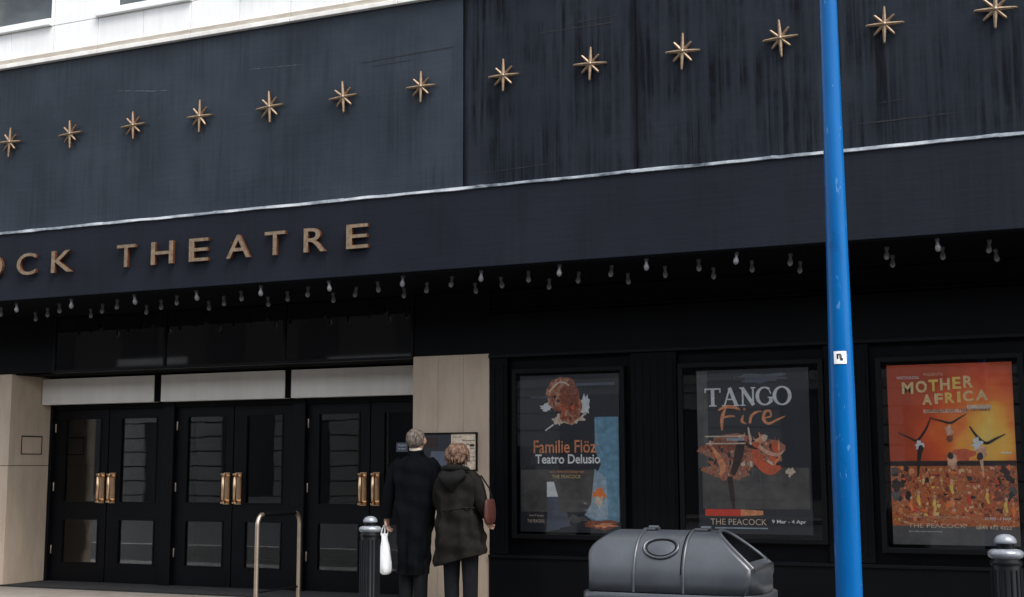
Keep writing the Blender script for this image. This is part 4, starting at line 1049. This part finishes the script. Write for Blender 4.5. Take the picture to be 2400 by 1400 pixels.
# --- man in a long dark overcoat
M = thing('person', 'grey-haired man in a long dark overcoat seen from behind, holding a white carrier bag', 'person', (-6.0, .62, 0))
armsM = {'L': ((-.185, 0, 1.425), (-.275, -.03, 1.13), (-.315, .0, .905), (-.318, .01, .865), (0, .05, -1), (0, 1, .05)),
         'R': ((.185, 0, 1.425), (.225, .0, 1.15), (.16, .20, 1.02), (.135, .245, 1.01), (-.5, .8, 0), (.3, .2, 1))}
bd = figure(M, 1.765, armsM, st=.8); 
face(bd, (0, .012, 1.655), 1.0)
q = MB()
cloth(q, [(-.012, .0, .372, .138, .128), (-.012, .0, .50, .148, .135), (-.008, .0, .72, .165, .145), (-.002, 0, .93, .182, .150), (0, .005, 1.10, .200, .150), (0, 0, 1.27, .222, .148), (0, -.005, 1.38, .225, .135), (0, -.01, 1.445, .190, .110), (0, -.01, 1.495, .105, .082), (0, -.005, 1.535, .070, .068)], 'coat_black', 48, .0085, 3, 7)
# back vent
q.box(-.008, -.005, -.150, -.120, .375, .70, 'soffit_black')
ct = q.build('overcoat', M)
for s_, pts, rr in (('L', [(-.15, 0, 1.44), (-.205, -.005, 1.40), (-.245, -.02, 1.27), (-.275, -.03, 1.13), (-.298, -.02, 1.02), (-.314, -.003, .925), (-.315, -.001, .905)], [.070, .078, .074, .068, .060, .056, .054]),
                   ('R', [(.15, 0, 1.44), (.205, 0, 1.40), (.222, 0, 1.27), (.226, 0, 1.14), (.205, .09, 1.07), (.168, .18, 1.025), (.16, .20, 1.02)], [.070, .078, .074, .072, .062, .055, .053])):
    q = MB(); q.tube(pts, rr, 'coat_black', 18); q.build('sleeve', M, sub=1)
q = MB(); pr_ = [(.078, 1.505), (.084, 1.53), (.080, 1.56), (.070, 1.565)]
q.loft([[(r_*cos(2*pi*j/28), -.004+r_*.95*sin(2*pi*j/28), z+.012*sin(2*pi*j/28)) for j in range(28)] for r_, z in pr_], 'coat_black'); q.build('coat_collar', M)
q = MB(); q.loft([[(r_*cos(2*pi*j/28), .0+r_*.95*sin(2*pi*j/28), z+.008*sin(2*pi*j/28)) for j in range(28)] for r_, z in [(.064, 1.555), (.066, 1.575), (.063, 1.585), (.058, 1.585)]], 'collar', False); q.build('shirt_collar', M)
# hair: short, grey, thinning at the crown
rh = random.Random(4)
def hn(d, s0=0): return 1+.018*sin(9*d.x+4*d.z)+.014*sin(13*d.y-7*d.z)+.012*sin(23*d.x+17*d.z)
q = MB(); q.ellipsoid((0, -.008, 1.672), (.094, .100, .102), 'hair_grey', 32, 20, hn); q.build('hair', M)
for s_ in (-1, 1):
    q = MB(); pts = [(s_*.08, 0, .84), (s_*.08-.008, .0, .52), (s_*.078-.01, -.01, .30), (s_*.078-.01, -.015, .09), (s_*.08-.01, -.012, .06)]
    q.tube(pts, [.09, .075, .070, .068, .070], 'trouser_black', 20); q.build('trouser_leg', M)
    q = MB(); q.loft([[(s_*.09-.01+.042*sc_*cos(2*pi*j/18), .03+off+.13*sl*sin(2*pi*j/18), z) for j in range(18)] for z, sc_, sl, off in ((.002, 1.0, 1.0, .03), (.02, 1.02, 1.02, .03), (.05, .95, .85, .01), (.085, .80, .45, -.04), (.10, .7, .36, -.04))], 'shoe_black'); q.build('shoe', M)
# carrier bag, held
C = thing('carrier_bag', 'white plastic carrier bag hanging from the hand of the man in the overcoat', 'bag', (-6.0-.322, .61, .36))
q = MB(); rb = []
prof = [(.0, .028, .02, 0), (.012, .055, .032, .002), (.05, .066, .042, .004), (.12, .068, .046, .002), (.20, .060, .040, -.002), (.27, .048, .032, -.006), (.33, .034, .024, -.010), (.37, .030, .018, -.014), (.395, .034, .014, -.012)]
for (z, rx, ry, dx) in prof:
    rb.append([(dx+(rx*(1+.14*sin(5*t+z*20)+.09*sin(9*t-z*31)+.05*sin(15*t+z*50)))*cos(t), (ry*(1+.12*sin(4*t+z*27)))*sin(t), z) for t in [2*pi*j/26 for j in range(26)]])
q.loft(rb, 'plastic_bag'); q.build('sack', C, sub=1)
for dx in (-.012, .010):
    q = MB(); q.tube([(-.03+dx, dx, .38), (-.02+dx, dx*1.2, .43), (0, dx*1.4+.005, .487), (.012+dx, dx*1.2, .43), (.008+dx, dx, .38)], .006, 'plastic_bag', 6, 1.6); q.build('handle', C)

# --- woman in an olive parka
Wm = thing('person', 'red-haired woman in a dark olive hooded parka, seen from behind beside the notice', 'person', (-5.455, .55, 0))
Wm.rotation_euler = (0, -.035, 0)
armsW = {'L': ((-.165, 0, 1.29), (-.225, .02, 1.04), (-.15, .19, .98), (-.12, .23, .98), (.5, .8, 0), (-.3, .2, 1)),
         'R': ((.165, 0, 1.29), (.245, -.04, 1.06), (.255, .06, .93), (.25, .085, .895), (0, .4, -1), (0, 1, .4))}
bd = figure(Wm, 1.62, armsW)
face(bd, (0, .012, 1.515), .93)
q = MB()
cloth(q, [(.010, .0, .505, .245, .165), (.008, .0, .56, .248, .170), (.0, .0, .72, .232, .170), (-.005, 0, .88, .215, .162), (-.005, .005, 1.02, .205, .155), (0, .0, 1.16, .215, .150), (0, -.005, 1.25, .212, .135), (0, -.01, 1.31, .175, .112), (0, -.01, 1.355, .10, .085), (0, -.005, 1.385, .075, .072)], 'parka_olive', 52, .013, 11, 8)
pk = q.build('parka', Wm)
# the hem hangs lower on the left: shear the lower rings
for v in pk.data.vertices:
    if v.co.z < .8: v.co.z += (.8-v.co.z)/.3*(.06*v.co.x/.25+.02)
q = MB(); q.tube([(-.205*cos(t)*1.0, -.158*sin(t)-.008, 1.0-.012*sin(2*t)) for t in [2*pi*i/40 for i in range(41)]], .007, 'parka_hood', 6); q.build('waist_cord', Wm)
for s_, pts, rr in (('L', [(-.13, 0, 1.31), (-.18, 0, 1.27), (-.215, .01, 1.15), (-.228, .02, 1.05), (-.20, .10, 1.0), (-.16, .175, .98), (-.15, .19, .98)], [.062, .072, .070, .070, .062, .056, .054]),
                   ('R', [(.13, 0, 1.31), (.18, -.005, 1.27), (.222, -.025, 1.16), (.247, -.04, 1.06), (.258, .0, .99), (.258, .05, .945), (.257, .06, .935)], [.062, .072, .070, .068, .060, .054, .052])):
    q = MB(); q.tube(pts, rr, 'parka_olive', 18); q.build('sleeve', Wm, sub=1)
# hood lying on the back
q = MB()
hr = []
for i in range(9):
    t = i/8; z = 1.375-.20*t; rx = .085+.075*sin(pi*min(1, t*1.15))*1.0; ry = .055*sin(pi*(.25+.7*t))+.02
    hr.append([(rx*cos(a)*(1-.45*t*t), -.115-.030*sin(pi*t)+ry*sin(a)*(.9), z+.02*cos(2*a)) for a in [2*pi*j/26 for j in range(26)]])
q.loft(hr, 'parka_hood'); q.tube([(.13*cos(a), -.045+.105*sin(a), 1.37-.02*sin(a)) for a in [pi+pi*i/16 for i in range(17)]], [.018+.016*sin(pi*i/16) for i in range(17)], 'parka_hood', 12)
q.build('hood', Wm, sub=1)
# bushy hair
def hf(d): return 1+.06*sin(7*d.x+5*d.z)+.05*sin(11*d.y-8*d.z+2)+.04*sin(19*d.x-15*d.z)+.03*sin(27*d.z+13*d.x)
q = MB(); q.ellipsoid((0, -.015, 1.515), (.112, .112, .112), 'hair_auburn', 40, 26, hf)
rw = random.Random(8)
for i in range(150):
    a = rw.uniform(0, 2*pi); z = rw.uniform(-.085, .10); rr_ = math.sqrt(max(.0005, 1-(z/.118)**2))
    p = Vector((.108*rr_*cos(a), -.015+.108*rr_*sin(a), 1.512+z))
    if sin(a) > .6 and z < .04: continue
    o_ = Vector((cos(a)*rr_, sin(a)*rr_, z/.118)); d = Vector((rw.uniform(-.4, .4), rw.uniform(-.4, .4), -1))
    q.tube([p, p+o_*.010+d*.014, p+o_*.012+d*.032], [.0065, .0052, .0015], 'hair_auburn', 5)
q.build('hair', Wm)
for s_ in (-1, 1):
    q = MB(); pts = [(s_*.088, 0, .72), (s_*.095, 0, .50), (s_*.098, -.01, .30), (s_*.096, -.015, .10), (s_*.096, -.012, .05)]
    q.tube(pts, [.10, .082, .073, .068, .072], 'trouser_black', 20); q.build('trouser_leg', Wm)
    q = MB(); q.loft([[(s_*.104+.038*sc_*cos(2*pi*j/18), .03+off+.115*sl*sin(2*pi*j/18), z) for j in range(18)] for z, sc_, sl, off in ((.002, 1.0, 1.0, .03), (.02, 1.02, 1.02, .03), (.05, .95, .85, .01), (.085, .80, .45, -.03), (.10, .7, .36, -.03))], 'shoe_black'); q.build('shoe', Wm)
Rb = thing('shoulder_bag', 'small dark red bag hanging at the right side of the woman in the parka', 'bag', (-5.475+.300, .56, .86))
q = MB(); q.loft([[(rx*cos(t), ry*sin(t), z) for t in [2*pi*j/24 for j in range(24)]] for z, rx, ry in ((0, .018, .06), (.015, .034, .10), (.08, .040, .115), (.16, .036, .11), (.22, .026, .10), (.235, .012, .08))], 'red_bag'); q.build('pouch', Rb, sub=1)
q = MB(); q.tube([(-.0, -.06, .22), (-.035, -.05, .34), (-.10, -.02, .455), (-.10, .02, .455), (-.035, .06, .34), (0, .06, .22)], .008, 'parka_hood', 6); q.build('strap', Rb)

# ------------------------------------------------------------------ building across the street (seen in the glass)
OY = -26.0
O = thing('street_building', 'stone and brick street front across the road, seen only as reflections in the glass', 'building', (0, OY, -.13))
q = MB(); z = 0
while z < 4.1:
    x = -60
    while x < 40:
        ln = 1.2
        px = (x+60) % 7.2
        if not (1.2 <= px < 3.55 and .5 < z < 3.4) and not (4.8 <= px < 6.0 and z < 3.0):
            q.box(x+.012, x+ln-.012, -.3+random.uniform(-.004, .004), 0, z+.025, z+.55-.025, 'ashlar')
        x += ln
    z += .55
q.box(-60, 40, -1.2, -.10, 0, 4.4, 'asphalt'); q.build('ground_floor_wall', O)
q = MB(); q.box(-60, 40, -1.2, -.15, 4.4, 8.6, 'dark_brick'); q.build('brick_wall', O)
q = MB()
q.box(-60, 40, -.3, .1, 4.15, 4.4, 'ashlar'); q.box(-60, 40, -.3, .15, 8.3, 8.7, 'ashlar')
for (x, e, z0, z1) in ((-34.0, -30.6, 4.95, 5.35), (-33.8, -30.6, 5.45, 5.7), (-24.4, -20.2, 5.1, 5.45)): q.box(x, e, -.3, -.02, z0, z1, 'ashlar')
q.build('cornice', O)
for x in range(-58, 38, 4):
    for z0 in (5.5,):
        q = MB(); q.box(x+.3, x+1.9, -.18, -.10, z0, z0+2.2, 'foyer_dark'); q.build('window', O)
# pavement across the road
g = MB(); g.box(-60, 40, OY+.1, OY+3.2, -.4, 0, 'paving'); tag(g.build('far_pavement'), kind='structure')
